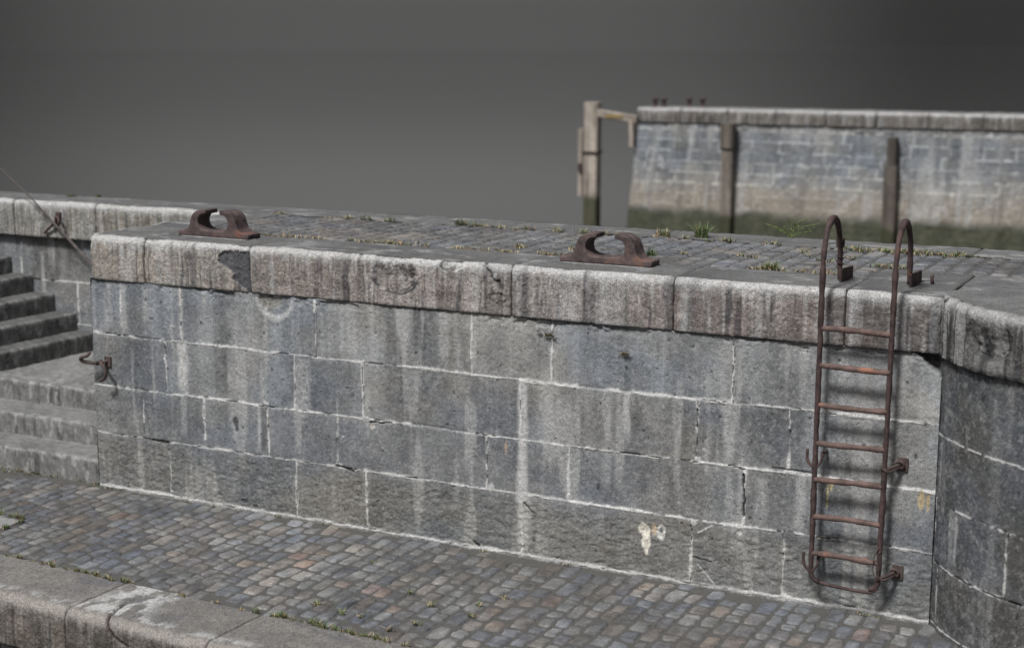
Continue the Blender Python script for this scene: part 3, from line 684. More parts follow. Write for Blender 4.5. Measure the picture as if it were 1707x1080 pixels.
for i in range(4):
    ex = []
    if i == 0:
        # flat top of the bastion as rings, with its radiating joint
        pass
    s0, s1 = BJ[i], BJ[i + 1]
    ss_ = np.linspace(s0, s1, int((s1 - s0) / .015)); oo = np.linspace(-.03, -.78, 50)
    X, Y = bpos(ss_); nx2, ny2 = bnor(ss_)
    PX = X[:, None] + nx2[:, None] * oo; PY = Y[:, None] + ny2[:, None] * oo
    n2 = fbm(PX * 9, PY * 9, 4, 441, .6); nf = fbm(PX * 45, PY * 45, 3, 445, .7)
    ct = np.array([.150, .149, .147]) * ((1 + (n2 - .5) * .5) * (1 + (nf - .5) * .5) * (1 + (fbm(PX * 2, PY * 2, 3, 449) - .5) * .5))[..., None]
    E = np.minimum(ss_ - s0, s1 - ss_)[:, None] + 0 * PX; ct = mixc(ct, (.04, .04, .04), (1 - ss(.003, .009, E)) * .8)
    tp = (np.stack([PX, PY, 2.2 + (n2 - .5) * .007 - .01 * np.exp(-E / .006)], -1), ct, True)
    sweep(bpos, bnor, s0, s1, [q for q in pb if q[0] > -.045], .008,
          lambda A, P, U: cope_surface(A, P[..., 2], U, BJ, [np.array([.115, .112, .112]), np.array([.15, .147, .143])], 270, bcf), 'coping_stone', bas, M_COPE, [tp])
xs = np.linspace(7.11, 12, 300)
g = top_sheet(7.11, 12, -.05, 1.12, 2.196, 860, res=.02); 
grids('top_paving', [g], M_TOP, bas)
th = np.linspace(t0 + 0.03, -math.pi / 2, 24)
ring = [(CX + 1.44 * math.cos(t), CY + 1.44 * math.sin(t)) for t in th] + [(12, CY - 1.44), (12, 2.4), (7.32, 2.4), (7.32, .5)]
V = [(x, y, -.3) for x, y in ring] + [(x, y, 2.13) for x, y in ring]; n = len(ring)
link('rubble_core', V, [(i, (i + 1) % n, n + (i + 1) % n, n + i) for i in range(n)] + [tuple(range(n, 2 * n))], M_CORE, bas, smooth=False)

# =================================================================== WALL BEHIND THE STAIRS
bw = empty('stair_back_wall', 'stone wall behind the stairs, its pale streaked coping crossed by a thin rod', 'quay wall', (-2, 2.0, 0))
a2 = np.linspace(-5.5, 0.05, 560); z2 = np.linspace(.3, 1.825, 170); A2, Z2_ = np.meshgrid(a2, z2, indexing='ij')
c2, d2 = ashlar(A2, Z2_, [(0, .93, [-1.2], 1), (.93, 1.365, [-3.1, -2.0, -.9], 1), (1.365, 2.2, [-3.6, -2.75, -1.35], 1)], 180, .95)
grids('block_face', [(np.stack([A2, 2.02 - d2, Z2_], -1), c2, False)], M_WALL, bw)
BKJ = [-5.5, -4.2, -2.76, -1.655, -.02]
for i in range(4):
    sweep(lambda s: (s, 0 * s + 1.975), lambda s: (0 * s, 0 * s - 1), BKJ[i], BKJ[i + 1], [q for q in profile(1.824, 2.2, .028, .05, .3, .01, under=.1) if q[0] > -.035 or q[1] < 1.9], .01,
          lambda A, P, U: cope_surface(A, P[..., 2], U, BKJ, [np.array([.25, .245, .225]), np.array([.26, .255, .24]), np.array([.24, .235, .215]), np.array([.20, .19, .165])], 290), 'coping_stone', bw, M_COPE,
          [top_sheet(BKJ[i], BKJ[i + 1], 2.005, 2.54, 2.2, 820 + i * 16)])
box('rubble_core', (-5.4, .3, 2.10, 2.5, -2.2, 2.13), M_CORE, bw)

# =================================================================== STAIRCASE
st = empty('stone_staircase', 'worn stone steps rising beside the left end of the wall, three low then turning left', 'staircase', (-1.5, .5, 0))
def step_surf(seed, tone, rn=1.0):
    def f(A, P, U):
        Z = P[..., 2]; O = P[..., 0] * .7 + P[..., 1] * 1.3
        n1 = fbm(A * 2.2, Z * 3 + O, 3, seed); n2 = fbm(A * 13, O * 13 + Z * 13, 4, seed + 4, .6); nf = fbm(A * 50, O * 50 + Z * 50, 3, seed + 8, .7)
        F1 = 1 - U
        c = np.array([.172, .172, .168]) * tone * ((1 + (n1 - .5) * .5) * (1 + (n2 - .5) * .6) * (1 + (nf - .5) * .6))[..., None]
        run = fbm(A * 16, Z * 2, 4, seed + 12, .6)
        c = mixc(c, c * .4, ss(.52, .68, run) * F1 * .8 * rn); c = mixc(c, LIME * .8, ss(.58, .72, fbm(A * 22, Z * 6, 4, seed + 16, .6)) * F1 * .5 * rn)
        nose = np.exp(-((P[..., 2] - P[..., 2].max() + .02) / .018) ** 2) * (U < .9)
        c = mixc(c, LIME * .8, nose * .4 * ss(.35, .6, n2))
        j = np.abs(A - round(seed * .37 % 2 - 2.2, 2)); c = mixc(c, (.05, .05, .05), (1 - ss(.002, .006, j)) * .8)
        c = mixc(c, (.10, .115, .07), ss(.0, .06, .05 - (Z - Z.min())) * F1 * .3)
        slope = .075 * np.clip(P[..., 1] - .85, 0, 1.2) / 1.1 * (U > .9) if seed == 1046 else 0
        return c, slope + (n2 - .5) * .010 + (nf - .5) * .004 + (n1 - .5) * .012 - .012 * (1 - ss(.0, .008, j))
    return f
zs = [0, .21, .41, .61]; ys = [.055, .425, .815]
for i in range(3):
    dep = (ys[i + 1] - ys[i] + .05) if i < 2 else 1.31
    pz = profile(zs[i] - .03, zs[i + 1], 0, .022, dep, .012)
    sweep(lambda s, y=ys[i]: (s, 0 * s + y), lambda s: (0 * s, 0 * s - 1), -4.4, .02, pz, .012, step_surf(1000 + 23 * i, 1.0), 'step', st, M_TOP)
xr = [-1.745 - .286 * k for k in range(8)]; zr = [.62, .876, 1.055, 1.235, 1.415, 1.59, 1.765, 1.94, 2.115]
SK = .36; kn_ = math.hypot(1, SK)
for k in range(8):
    pz = profile(zr[k] - .03, zr[k + 1], 0, .018, .34, .012)
    sweep(lambda s, x=xr[k]: (x - SK * (2.02 - s), s), lambda s: (0 * s + 1 / kn_, 0 * s - SK / kn_), .82, 2.03, pz, .012, step_surf(1100 + 29 * k, .56, .5), 'step', st, M_TOP, None, lambda s: -.075 * (2.02 - s))
    V = []
    for zb_, zt_ in ((.3, 0), (None, 0)):
        for (y_, o1, o2) in ((.832, -.312, -.016), (2.02, -.312, -.016)):
            xx = xr[k] - SK * (2.02 - y_); zz_ = .3 if zb_ else zr[k + 1] - .03 - .075 * (2.02 - y_)
            V += [(xx + o1, y_, zz_), (xx + o2, y_, zz_)]
    link('step_block', V, [(0, 2, 3, 1), (4, 5, 7, 6), (0, 1, 5, 4), (1, 3, 7, 5), (3, 2, 6, 7), (2, 0, 4, 6)], M_SIDE, st, smooth=False)
box('rubble_core', (-4.4, -.02, .10, 2.1, -.3, .19), M_CORE, st); box('rubble_core', (-4.4, -.02, .86, 2.1, .19, .59), M_CORE, st)

# =================================================================== FRONT KERB (edge of the lower landing)
kb = empty('landing_edge', 'broad pale coping stones edging the cobbled landing in the foreground, one with rounded scar', 'coping', (3, -2.1, 0))
ka = -.045; kn = math.hypot(1, ka)
def kpos(s): return s, -2.375 + ka * (s - 2)
def knor(s): return 0 * s + ka / kn, 0 * s - 1 / kn
KJ = [-4.3, -2.6, -.6, 1.82, 3.04, 4.7, 6.2, 7.8, 10]
def kfeat(A, Z, U, c, d):
    return c, d
def kcope(A, P, U):
    Z = P[..., 2]; O = P[..., 1] - (-2.375 + ka * (A - 2))
    c, d = cope_surface(A, Z + 2.2 + O * 0, np.clip(U, 0, 1) * .0 + (U > .5) * .0 + U * .6, KJ, [np.array([.23, .225, .215]), np.array([.215, .21, .20])], 330)
    n = fbm(A * 6, O * 9, 4, 351, .6); nf = fbm(A * 50, O * 50, 3, 355, .7); n2 = fbm(A * 15, O * 15 + Z * 15, 4, 357, .65)
    top = np.array([.178, .170, .160]) * ((1 + (n - .5) * .45) * (1 + (nf - .5) * .7))[..., None]
    top = mixc(top, (.11, .112, .12), ss(.5, .68, fbm(A * 3.2, O * 5, 4, 361, .6)) * .55)
    near = ss(.32, .05, O) 
    wh = np.exp(-((A - 2.12) / .26) ** 4) + .75 * np.exp(-((O - .07) / .05) ** 2)
    wh = wh * ss(.42, .60, fbm(A * 12, O * 8, 5, 365, .65))
    top = mixc(top, LIME * 1.0, np.clip(wh, 0, 1) * .75)
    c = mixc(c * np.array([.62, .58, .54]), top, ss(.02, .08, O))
    d = d * .8 + (n2 - .5) * .010
    return c, d
pk = profile(-.376, .004, .03, .075, .60, .008, under=.05)
for i in range(0, len(KJ) - 1):
    def kj(A, P, U, i=i):
        c, d = kcope(A, P, U)
        j = np.minimum(np.abs(A - KJ[i]), np.abs(A - KJ[i + 1])); g = 1 - ss(.002, .006, j)
        c = mixc(c, (.05, .045, .04), g * .9); d = d - g * .012
        if i == 3:
            kp = np.array([(2.12, -2.12, .004), (2.14, -2.20, .004), (2.165, -2.29, .004), (2.19, -2.37, -.005), (2.205, -2.405, -.036), (2.225, -2.41, -.075), (2.26, -2.41, -.111), (2.31, -2.41, -.138), (2.37, -2.41, -.152), (2.47, -2.41, -.155), (2.6, -2.41, -.15)])
            dm = np.full(A.shape, 9.0); wgt = np.zeros(A.shape)
            for q_ in range(len(kp) - 1):
                a_, b_ = kp[q_], kp[q_ + 1]; ab = b_ - a_; t_ = np.clip(((P - a_) @ ab) / (ab @ ab), 0, 1)
                e_ = np.linalg.norm(P - a_ - t_[..., None] * ab, axis=-1) ; dm = np.minimum(dm, e_)
            g2 = 1 - ss(.009, .016, dm + np.where(P[..., 1] > -2.3, .003, 0)) 
            c = mixc(c, (.03, .016, .014), g2 * .95); d = d - g2 * .02
        return c, d
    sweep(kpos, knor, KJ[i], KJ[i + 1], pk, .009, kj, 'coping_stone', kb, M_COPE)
# wall under the kerb going down to the basin
a3 = np.linspace(-4.4, 9.9, 700); z3 = np.linspace(-2.2, -.37, 90); A3, Z3_ = np.meshgrid(a3, z3, indexing='ij')
c3, d3 = ashlar(A3, Z3_, [(-2.4, -1.7, [1], 1), (-1.7, -1.25, [-1, .6, 2, 4], 1), (-1.25, -.8, [-2, 0, 1.3, 2.6, 4.5], 1), (-.8, -.2, [-1.5, .4, 1.9, 3.4, 5], 1)], 190, .8)
PX, PY = kpos(A3); grids('block_face', [(np.stack([PX, PY + .02 - d3, Z3_], -1), c3, False)], M_WALL, kb)
box('rubble_core', (-4.3, 9.9, -2.05, .3, -2.2, -.03), M_CORE, kb)

# =================================================================== CLEATS
CL = [(0, .0), (.365, .0), (.365, .040), (.31, .043), (.275, .052), (.252, .078), (.238, .115), (.228, .150), (.208, .186), (.176, .210), (.135, .221), (.072, .223),
      (.072, .188), (.108, .186), (.136, .172), (.153, .145), (.156, .112), (.144, .084), (.118, .064), (.080, .055), (0, .052)]
def cleat(name, loc, rot, label, s=1.0):
    # front and back outline joined by a strip, bevelled, then lightly roughened
    o_ = CL[1:]; full = [(x, z) for x, z in CL] + [(-x, z) for x, z in reversed(CL[1:-1])]
    # densify
    pts = []
    for i in range(len(full)):
        a, b = full[i], full[(i + 1) % len(full)]; k = max(1, int(math.dist(a, b) / .03))
        for j in range(k): pts.append((a[0] + (b[0] - a[0]) * j / k, a[1] + (b[1] - a[1]) * j / k))
    n = len(pts); dy = .085
    V = [(x, -dy, z) for x, z in pts] + [(x, dy, z) for x, z in pts]
    F = [tuple(range(n)), tuple(reversed(range(n, 2 * n)))] + [((i + 1) % n, i, n + i, n + (i + 1) % n) for i in range(n)]
    me = bpy.data.meshes.new(name); me.from_pydata([tuple(v) for v in V], [], F); me.materials.append(M_RUST if s == 1 else M_RUST2)
    import bmesh
    bm = bmesh.new(); bm.from_mesh(me)
    ed = [e for e in bm.edges if len(e.link_faces) == 2 and any(len(f.verts) > 6 for f in e.link_faces)]
    bmesh.ops.bevel(bm, geom=ed, offset=.010, segments=3, affect='EDGES', profile=.6)
    bmesh.ops.triangulate(bm, faces=[f for f in bm.faces if len(f.verts) > 6])
    bmesh.ops.subdivide_edges(bm, edges=[e for e in bm.edges if e.calc_length() > .035], cuts=2, use_grid_fill=True)
    for v in bm.verts:
        q = math.sin(v.co.x * 61 + s * 9) * math.cos(v.co.z * 73) * math.sin(v.co.y * 47 + 1)
        v.co += v.normal * .0016 * q
        if v.co.z > .05: v.co.y *= .98
    bm.to_mesh(me); bm.free()
    for p_ in me.polygons: p_.use_smooth = True
    o = bpy.data.objects.new(name, me); C.objects.link(o)
    root = empty(name, label, 'mooring cleat', loc, 'rusty mooring cleats on the coping'); root.rotation_euler = (0, 0, rot)
    o.name = 'cleat_body'; o.parent = root
    md = o.modifiers.new('w', 'WEIGHTED_NORMAL'); md.weight = 60; md.keep_sharp = False
    # ragged bedding mortar under the base
    rs = np.random.RandomState(int(loc[0] * 10)); nn = 64; V = [(0, 0, .003)]
    for k in range(nn):
        a = 2 * math.pi * k / nn; ca, sa = math.cos(a), math.sin(a)
        t = 1 / max(abs(ca) / .368, abs(sa) / .088); t *= 1 + (rs.rand() - .5) * .07; V.append((ca * t, sa * t, -.002))
    for k in range(nn): V.append((V[k + 1][0] * 1.02, V[k + 1][1] * 1.03, -.010))
    F = [(0, k + 1, (k + 1) % nn + 1) for k in range(nn)] + [(k + 1, nn + k + 1, nn + (k + 1) % nn + 1, (k + 1) % nn + 1) for k in range(nn)]
    colr = np.tile(LIME * .7, (len(V), 1))
    V = [(v[0] + loc[0], v[1] + loc[1], v[2] + loc[2]) for v in V]
    ob = link('mortar_bed', V, F, M_COPE, root, colr, False)
    return root
cleat('mooring_cleat', (1.09, .38, 2.204), -.02, 'rusty double horned iron cleat at the left, beside the dark patch in the coping', 1)
cleat('mooring_cleat', (4.61, .41, 2.204), 0, 'rusty double horned iron cleat nearer the ladder, over the middle of the wall', 2)

# =================================================================== LADDER
ld = empty('quay_ladder', 'rusty iron ladder with hooped tops fixed to the quay wall', 'ladder', (6.58, -.12, 0))
def stringer(x, tilt, side):
    pts = []
    zt = 2.32
    pts.append((x + side * -.06, -.12, .215 if side < 0 else .225)); pts.append((x - side * .0 + side * -.02, -.12, .225)); pts.append((x, -.12, .27))
    for z in np.linspace(.32, zt, 26):
        pts.append((x + tilt * (z - .3), -.12 + (z > 1.9) * -.004, z))
    for k in range(1, 20):
        a = math.pi * k / 20
        pts.append((x + tilt * 2.0, .09 - .21 * math.cos(a), zt + .335 * math.sin(a) ** .85))
    for z in np.linspace(zt, 2.27, 3): pts.append((x + tilt * 2.0, .30, z))
    pts.append((x + tilt * 2, .315, 2.22)); 
    P = smoothpath(pts, .02, 3)
    r = .0185 * (1 + (vn(np.arange(len(P)) * .31, np.arange(len(P)) * 0. + x, 9) - .5) * .28)
    r = r * (1 + .28 * np.exp(-((P[:, 2] - 2.65) / .06) ** 2) * (P[:, 1] > -.1)); return P, r
Ps = []
for x, tl, side in ((6.343, .003, -1), (6.800, .010, 1)):
    P, r = stringer(x, tl, side); V, F = tube(P, r, 12, .28); link('stringer', V, F, M_LADR, ld)
for k, z in enumerate((1.95, 1.70, 1.435, 1.178, .930, .672, .412)):
    xs_ = np.linspace(6.345 + .003 * (z - .3), 6.802 + .010 * (z - .3), 16)
    P = np.stack([xs_, -.12 + 0 * xs_, z + .004 * np.sin(xs_ * 9 + k) - .002 * k * 0], 1)
    r = .0195 * (1 + (vn(np.arange(16) * .6, np.arange(16) * 0. + k * 3, 12) - .5) * .3)
    V, F = tube(P, r, 12, .26); link('rung', V, F, M_RUNG, ld)
P = smoothpath([(6.375, -.12, .222), (6.45, -.12, .206), (6.58, -.12, .20), (6.70, -.12, .196), (6.77, -.12, .20), (6.795, -.12, .235)], .02, 3)
V, F = tube(P, .0115, 10, .12); link('bottom_bar', V, F, M_LADR, ld)
def wedge(x, y0, y1, z0, h0, h1, t):
    V = [(x - t, y0, z0), (x + t, y0, z0), (x + t, y1, z0), (x - t, y1, z0), (x - t, y0 - .01, z0 + h0), (x + t, y0 - .01, z0 + h0), (x + t, y1, z0 + h1), (x - t, y1, z0 + h1)]
    return V, [(0, 3, 2, 1), (4, 5, 6, 7), (0, 1, 5, 4), (1, 2, 6, 5), (2, 3, 7, 6), (3, 0, 4, 7)]
for x in (6.352, 6.822):
    V, F = wedge(x + .008, .29, .59, 2.203, .085, .075, .011); o = link('foot_plate', V, F, M_LADR, ld, smooth=False)
    md = o.modifiers.new('b', 'BEVEL'); md.width = .004; md.segments = 2
V, F = tube([(6.93, .50, 2.20), (6.925, .505, 2.25), (6.93, .51, 2.262)], .012, 8); link('bolt_stub', V, F, M_RIRON, ld)
# wire binding on the left hoop
P = [(6.349 + .026 * math.cos(a), .30 + .026 * math.sin(a), 2.50 - .0016 * a) for a in np.linspace(0, 2 * math.pi * 6, 90)]
V, F = tube(P, .0045, 6); link('wire_binding', V, F, M_LADR, ld)
P = [(6.349 + .024 * math.cos(a), .30 + .024 * math.sin(a), 2.40 - .006 * a) for a in np.linspace(0, 2 * math.pi * 2.5, 50)]
V, F = tube(P, .0035, 6); link('wire_binding', V, F, M_LADR, ld)
# slack wire on the right stringer
P = smoothpath([(6.80, -.142, .52), (6.775, -.15, .48), (6.765, -.15, .38), (6.78, -.15, .31), (6.81, -.148, .30), (6.80, -.145, .40), (6.795, -.142, .48), (6.81, -.14, .50)], .012, 3)
V, F = tube(P, .004, 6); link('wire_binding', V, F, M_RIRON, ld)
for z in (1.07, .33):       # right brackets: plate on the wall, eye and strap
    V1, F1 = boxgrid(6.865, 6.935, -.012, .004, z - .045, z + .045)
    a_l = np.linspace(0, 2 * math.pi, 18)
    eye = [(6.885 + .026 * math.cos(t), -.03 - .02 * math.sin(t) * .4, z + .026 * math.sin(t)) for t in a_l]
    st_ = smoothpath([(6.80, -.135, z - .02), (6.84, -.10, z - .012), (6.875, -.05, z), (6.89, -.005, z)], .012, 2)
    st2 = smoothpath([(6.79, -.145, z + .0), (6.83, -.13, z - .035), (6.87, -.07, z - .02), (6.90, -.01, z - .01)], .012, 2)
    V, F = merge((V1, F1), tube(eye, .010, 8, 0, False), tube(st_, .012, 8), tube(st2, .008, 8)); link('wall_bracket', V, F, M_RIRON, ld, smooth=False)
for z in (1.05, .33):       # left forked brackets
    p1 = smoothpath([(6.285, -.10, z + .075), (6.285, -.11, z + .01), (6.305, -.12, z - .02), (6.345, -.13, z - .045)], .012, 2)
    p2 = smoothpath([(6.385, -.09, z + .06), (6.385, -.11, z + .0), (6.365, -.12, z - .03), (6.345, -.13, z - .05)], .012, 2)
    p3 = smoothpath([(6.385, -.09, z + .05), (6.39, -.04, z + .05), (6.39, .0, z + .05)], .012, 2)
    V, F = merge(tube(p1, .011, 8), tube(p2, .009, 8), tube(p3, .010, 8)); link('wall_bracket', V, F, M_LADR, ld)

# =================================================================== IRON HOOK ON THE WALL
hk = empty('wall_hook', 'small rusty iron hook on a square plate at the left end of the wall', 'hook', (.16, 0, 1.12))
V, F = boxgrid(.135, .205, -.016, .01, 1.075, 1.165); o = link('back_plate', V, F, M_RIRON, hk, smooth=False); o.modifiers.new('b', 'BEVEL').width = .003
P = smoothpath([(.17, -.01, 1.125), (.15, -.05, 1.118), (.10, -.09, 1.115), (.00, -.125, 1.125), (-.02, -.14, 1.15), (-.0, -.14, 1.165), (.05, -.13, 1.178), (.075, -.125, 1.20), (.08, -.12, 1.215)], .012, 3)
V, F = tube(P, [.0125 + .003 * math.sin(min(1, i / len(P)) * 3) for i in range(len(P))], 10); link('hook_arm', V, F, M_RIRON, hk)
P = smoothpath([(.13, -.05, 1.13), (.16, -.085, 1.12), (.215, -.10, 1.09), (.235, -.11, 1.05), (.225, -.11, 1.01), (.20, -.105, .985), (.165, -.10, .975)], .012, 3)
V, F = tube(P, .0145, 10); link('ring_arm', V, F, M_RIRON, hk)
V, F = tube([(.115, -.09, 1.115), (.13, -.09, 1.116)], .019, 10); link('collar', V, F, M_RIRON, hk)

# =================================================================== ROD AND RING AT THE STAIRS
rd = empty('stair_rail', 'long thin rusty iron rod slanting down over the stairs from the top left', 'handrail', (-2.4, 1.86, 2.2))
P = resample([(-3.9, 1.83, 3.20), (-2.811, 1.86, 2.526), (-2.422, 1.86, 2.247), (-2.042, 1.86, 1.918), (-1.704, 1.85, 1.640), (-1.45, 1.85, 1.43)], .05)
P[:, 2] += .01 * np.sin(P[:, 0] * 3)
r = np.interp(P[:, 0], [-3.9, -2.8, -2.4, -1.7, -1.45], [.005, .006, .009, .018, .020])
V, F = tube(P, r, 10, .1); link('rod', V, F, rust_mat('grey_iron_rod', (.05, .045, .045), (.13, .11, .108), (.17, .12, .10), .7), rd)
rg = empty('wall_ring', 'dark iron ring and chain stub on the coping behind the slanting rod', 'mooring ring', (-2.18, 1.93, 2.0))
P = [(-2.12 + .05 * math.cos(t), 1.90 - .03 * math.cos(t), 2.0 + .05 * math.sin(t)) for t in np.linspace(0, 2 * math.pi, 24)]
V, F = tube(P, .013, 8, 0, False); link('ring', V, F, M_LADR, rg)
V, F = boxgrid(-2.17, -2.10, 1.92, 1.96, 2.03, 2.10); o = link('staple', V, F, M_LADR, rg, smooth=False); o.modifiers.new('b', 'BEVEL').width = .01
P = smoothpath([(-2.15, 1.90, 2.00), (-2.20, 1.91, 1.96), (-2.26, 1.915, 1.92), (-2.32, 1.92, 1.87)], .015, 2)
V, F = tube(P, [.010 + .006 * abs(math.sin(i * .9)) for i in range(len(P))], 8); link('chain_stub', V, F, M_LADR, rg)

# =================================================================== FAR PIER
fp = empty('far_pier', 'distant stone pier across the basin, pale coping, blue grey blocks, green weed at its foot', 'pier', (0, 27.3, 0))
af = np.linspace(-6.55, 12, 740); zf = np.linspace(-2.2, 1.86, 200); A4, Z4 = np.meshgrid(af, zf, indexing='ij')
rs = np.random.RandomState(77)
cf = []
zq = list(np.arange(-2.4, 1.9, .272))
for k, z0 in enumerate(zq):  # courses
    js = []; x = -6.9 + rs.rand() * .5
    while x < 12: js.append(x); x += rs.uniform(.42, 1.0)
    cf.append((z0, z0 + .272, js, rs.uniform(.9, 1.1)))
c4, d4 = ashlar(A4, Z4, cf, 210, 1.12, mw=1.15, soft=.45)
def farcol(A4, Z4, c4):
    zn = Z4 + (fbm(A4 * 1.3, Z4 * 1.3, 4, 221) - .5) * .25
    blue = ss(.35, 1.0, zn) * (1 - ss(1.55, 1.7, zn)); c = mixc(c4, c4 * np.array([.84, .88, .93]), blue * .8)
    lo = 1 - ss(.1, 1.0, zn); c = mixc(c, c * np.array([1.05, 1.01, .94]) + .03, lo * .8)
    tan = ss(-.50, -.30, zn) * (1 - ss(-.20, .55, zn)); c = mixc(c, np.array([.30, .262, .215]), tan * .7)
    wd = 1 - ss(-.52, -.22, zn); gr = fbm(A4 * 5, Z4 * 3, 4, 225, .6)[..., None]
    c = mixc(c, np.array([.060, .064, .040]) * (.4 + 1.2 * gr), wd * .95)
    c = mixc(c, LIME * 1.0, ss(.74, .80, fbm(A4 * 3.1, Z4 * 3.5, 3, 229)) * .4 * (1 - wd))
    run = ss(.6, .75, fbm(A4 * 6, Z4 * .6, 3, 233)); c = mixc(c, c * .6, run * .5 * (1 - wd)); run = ss(.55, .75, fbm(A4 * 4 + 9, Z4 * .5, 3, 236)); c = mixc(c, LIME * .8, run * .5 * (1 - wd))
    return c
c4 = farcol(A4, Z4, c4)
lean = .11 * (2.2 - Z4) * np.exp(-(A4 + 6.55) / .6) * 0
xe = -6.07 - .085 * (2.0 - Z4)        # battered end
AX = xe + (A4 - A4[0:1]) / (12 + 6.55) * (12 - xe)
grids('block_face', [(np.stack([AX, 27.3 - d4 * 2 - .05 * (2 - Z4), Z4], -1), c4, False)], M_FAR, fp)
ys_ = np.linspace(27.25, 28.5, 40); A5, Z5 = np.meshgrid(ys_, zf, indexing='ij')
c5, d5 = ashlar(A5 - 20, Z5, cf, 240, 1.0, mw=3); c5 = farcol(A5, Z5, c5)
grids('end_face', [(np.stack([-6.07 - .085 * (2 - Z5), A5, Z5], -1), c5, True)], M_FAR, fp)
FJ = [-6.10] + list(np.arange(-4.9, 12, 1.25))
xs_ = []
for i in range(len(FJ) - 1):
    sweep(lambda s: (s, 0 * s + 27.3), lambda s: (0 * s, 0 * s - 1), FJ[i], FJ[i + 1], [(-.05 if q[1] < 1.85 else q[0], q[1], q[2], q[3], q[4]) if q[0] < 0 and q[1] < 1.85 else q for q in profile(1.85, 2.205, .06, .06, 1.2, .03)], .03,
          lambda A, P, U: cope_surface(A, P[..., 2], U, FJ, [np.array([.17, .158, .145]), np.array([.135, .126, .116]), np.array([.18, .17, .157])], 300), 'coping_stone', fp, M_FAR)
box('rubble_core', (-5.9, 12, 27.6, 28.5, -2.2, 2.14), M_CORE, fp)

def timber(name, x0, x1, y0, y1, z0, z1, parent, seed, tone=1.0, weed=-.35, lean=0, dark_below=None):
    n = 60; zz = np.linspace(z0, z1, n)
    prof_ = []
    k = 7
    for (ax_, ay_, bx, by) in ((x0, y0, x1, y0), (x1, y0, x1, y1), (x1, y1, x0, y1), (x0, y1, x0, y0)):
        for j in range(k): prof_.append((ax_ + (bx - ax_) * j / k, ay_ + (by - ay_) * j / k))
    prof_ = np.array(prof_); cx, cy = (x0 + x1) / 2, (y0 + y1) / 2
    P = np.zeros((n, len(prof_) + 1, 3)); 
    for j in range(len(prof_) + 1):
        px, py = prof_[j % len(prof_)]
        corner = (j % k == 0)
        s = .90 if corner else 1
        P[:, j, 0] = cx + (px - cx) * s + lean * (z1 - zz); P[:, j, 1] = cy + (py - cy) * s; P[:, j, 2] = zz
    A = P[..., 0] + P[..., 1]; Z = P[..., 2]
    g1 = fbm(A * 14, Z * .8, 4, seed, .6); g2 = fbm(A * 3, Z * 1.5, 3, seed + 5)
    c = np.array([.20, .176, .152]) * tone * ((.55 + .9 * g1) * (.7 + .6 * g2))[..., None]
    c = mixc(c, np.array([.07, .055, .045]), ss(.55, .7, fbm(A * 9, Z * .7, 3, seed + 9)) * .6)
    c = mixc(c, np.array([.045, .05, .026]), (1 - ss(weed - .1, weed + .05, Z + (g2 - .5) * .2)) * .9)
    P[..., 1] += (g1 - .5) * .02
    cap = np.repeat(P[-1:], 2, 0).copy(); cap[1] = np.array([cx, cy, z1]) + 0 * cap[1]
    return grids(name, [(P, c, True), (cap, np.repeat(c[-1:], 2, 0) * 1.1, True)], M_WOOD, parent)

p1 = empty('fender_post', 'brown timber fender post standing against the far pier, nearer its left end', 'post', (-3.55, 27.1, 0), 'timber fender posts on the far pier')
timber('lower_post', -3.70, -3.40, 26.93, 27.2, -2.2, 1.25, p1, 501, 1.0, -.45, .0)
timber('upper_post', -3.72, -3.38, 26.88, 27.2, 1.25, 1.86, p1, 506, .75, -.9, 0)
p2 = empty('fender_post', 'tapering dark timber fender post standing against the far pier behind the ladder', 'post', (.52, 27.1, 0), 'timber fender posts on the far pier')
timber('lower_post', .40, .72, 26.93, 27.2, -2.2, .95, p2, 511, .62, -.55, 0)
timber('upper_post', .44, .68, 26.95, 27.2, .95, 1.62, p2, 516, .50, -.9, 0)
gt = empty('mooring_dolphin', 'pale tall timber post with crossbeam standing in water left of the far pier', 'mooring post', (-7.4, 27.3, 0))
timber('main_post', -7.56, -7.17, 27.1, 27.45, -2.2, 2.31, gt, 521, 2.1, -.15)
timber('side_plank', -7.72, -7.58, 27.12, 27.4, -.15, 1.62, gt, 526, 1.6, -.9)
o = link('bolt', *boxgrid(-7.68, -7.60, 27.06, 27.13, .50, .72), M_LADR, gt, smooth=False)
V, F = boxgrid(-7.58, -7.15, 27.06, 27.47, .99, 1.04); link('band', V, F, M_LADR, gt, smooth=False)
bm_ = timber('crossbeam', -.10, .10, -.1, .1, 0, 1.10, None, 531, 1.8, -.9)
bm_.parent = gt; bm_.location = Vector((-7.18, 27.25, 2.03)) - Vector((-7.4, 27.3, 0)); bm_.rotation_euler = (0, math.radians(97.5), 0)
timber('hanging_post', -6.28, -6.13, 27.1, 27.3, 1.20, 1.86, gt, 536, 1.6, -.9)
V, F = boxgrid(-6.95, -6.45, 27.13, 27.146, 1.93, 2.00); link('yellow_mark', V, F, flat_mat('yellow_lichen', (.30, .22, .08), nscale=5), gt, smooth=False)

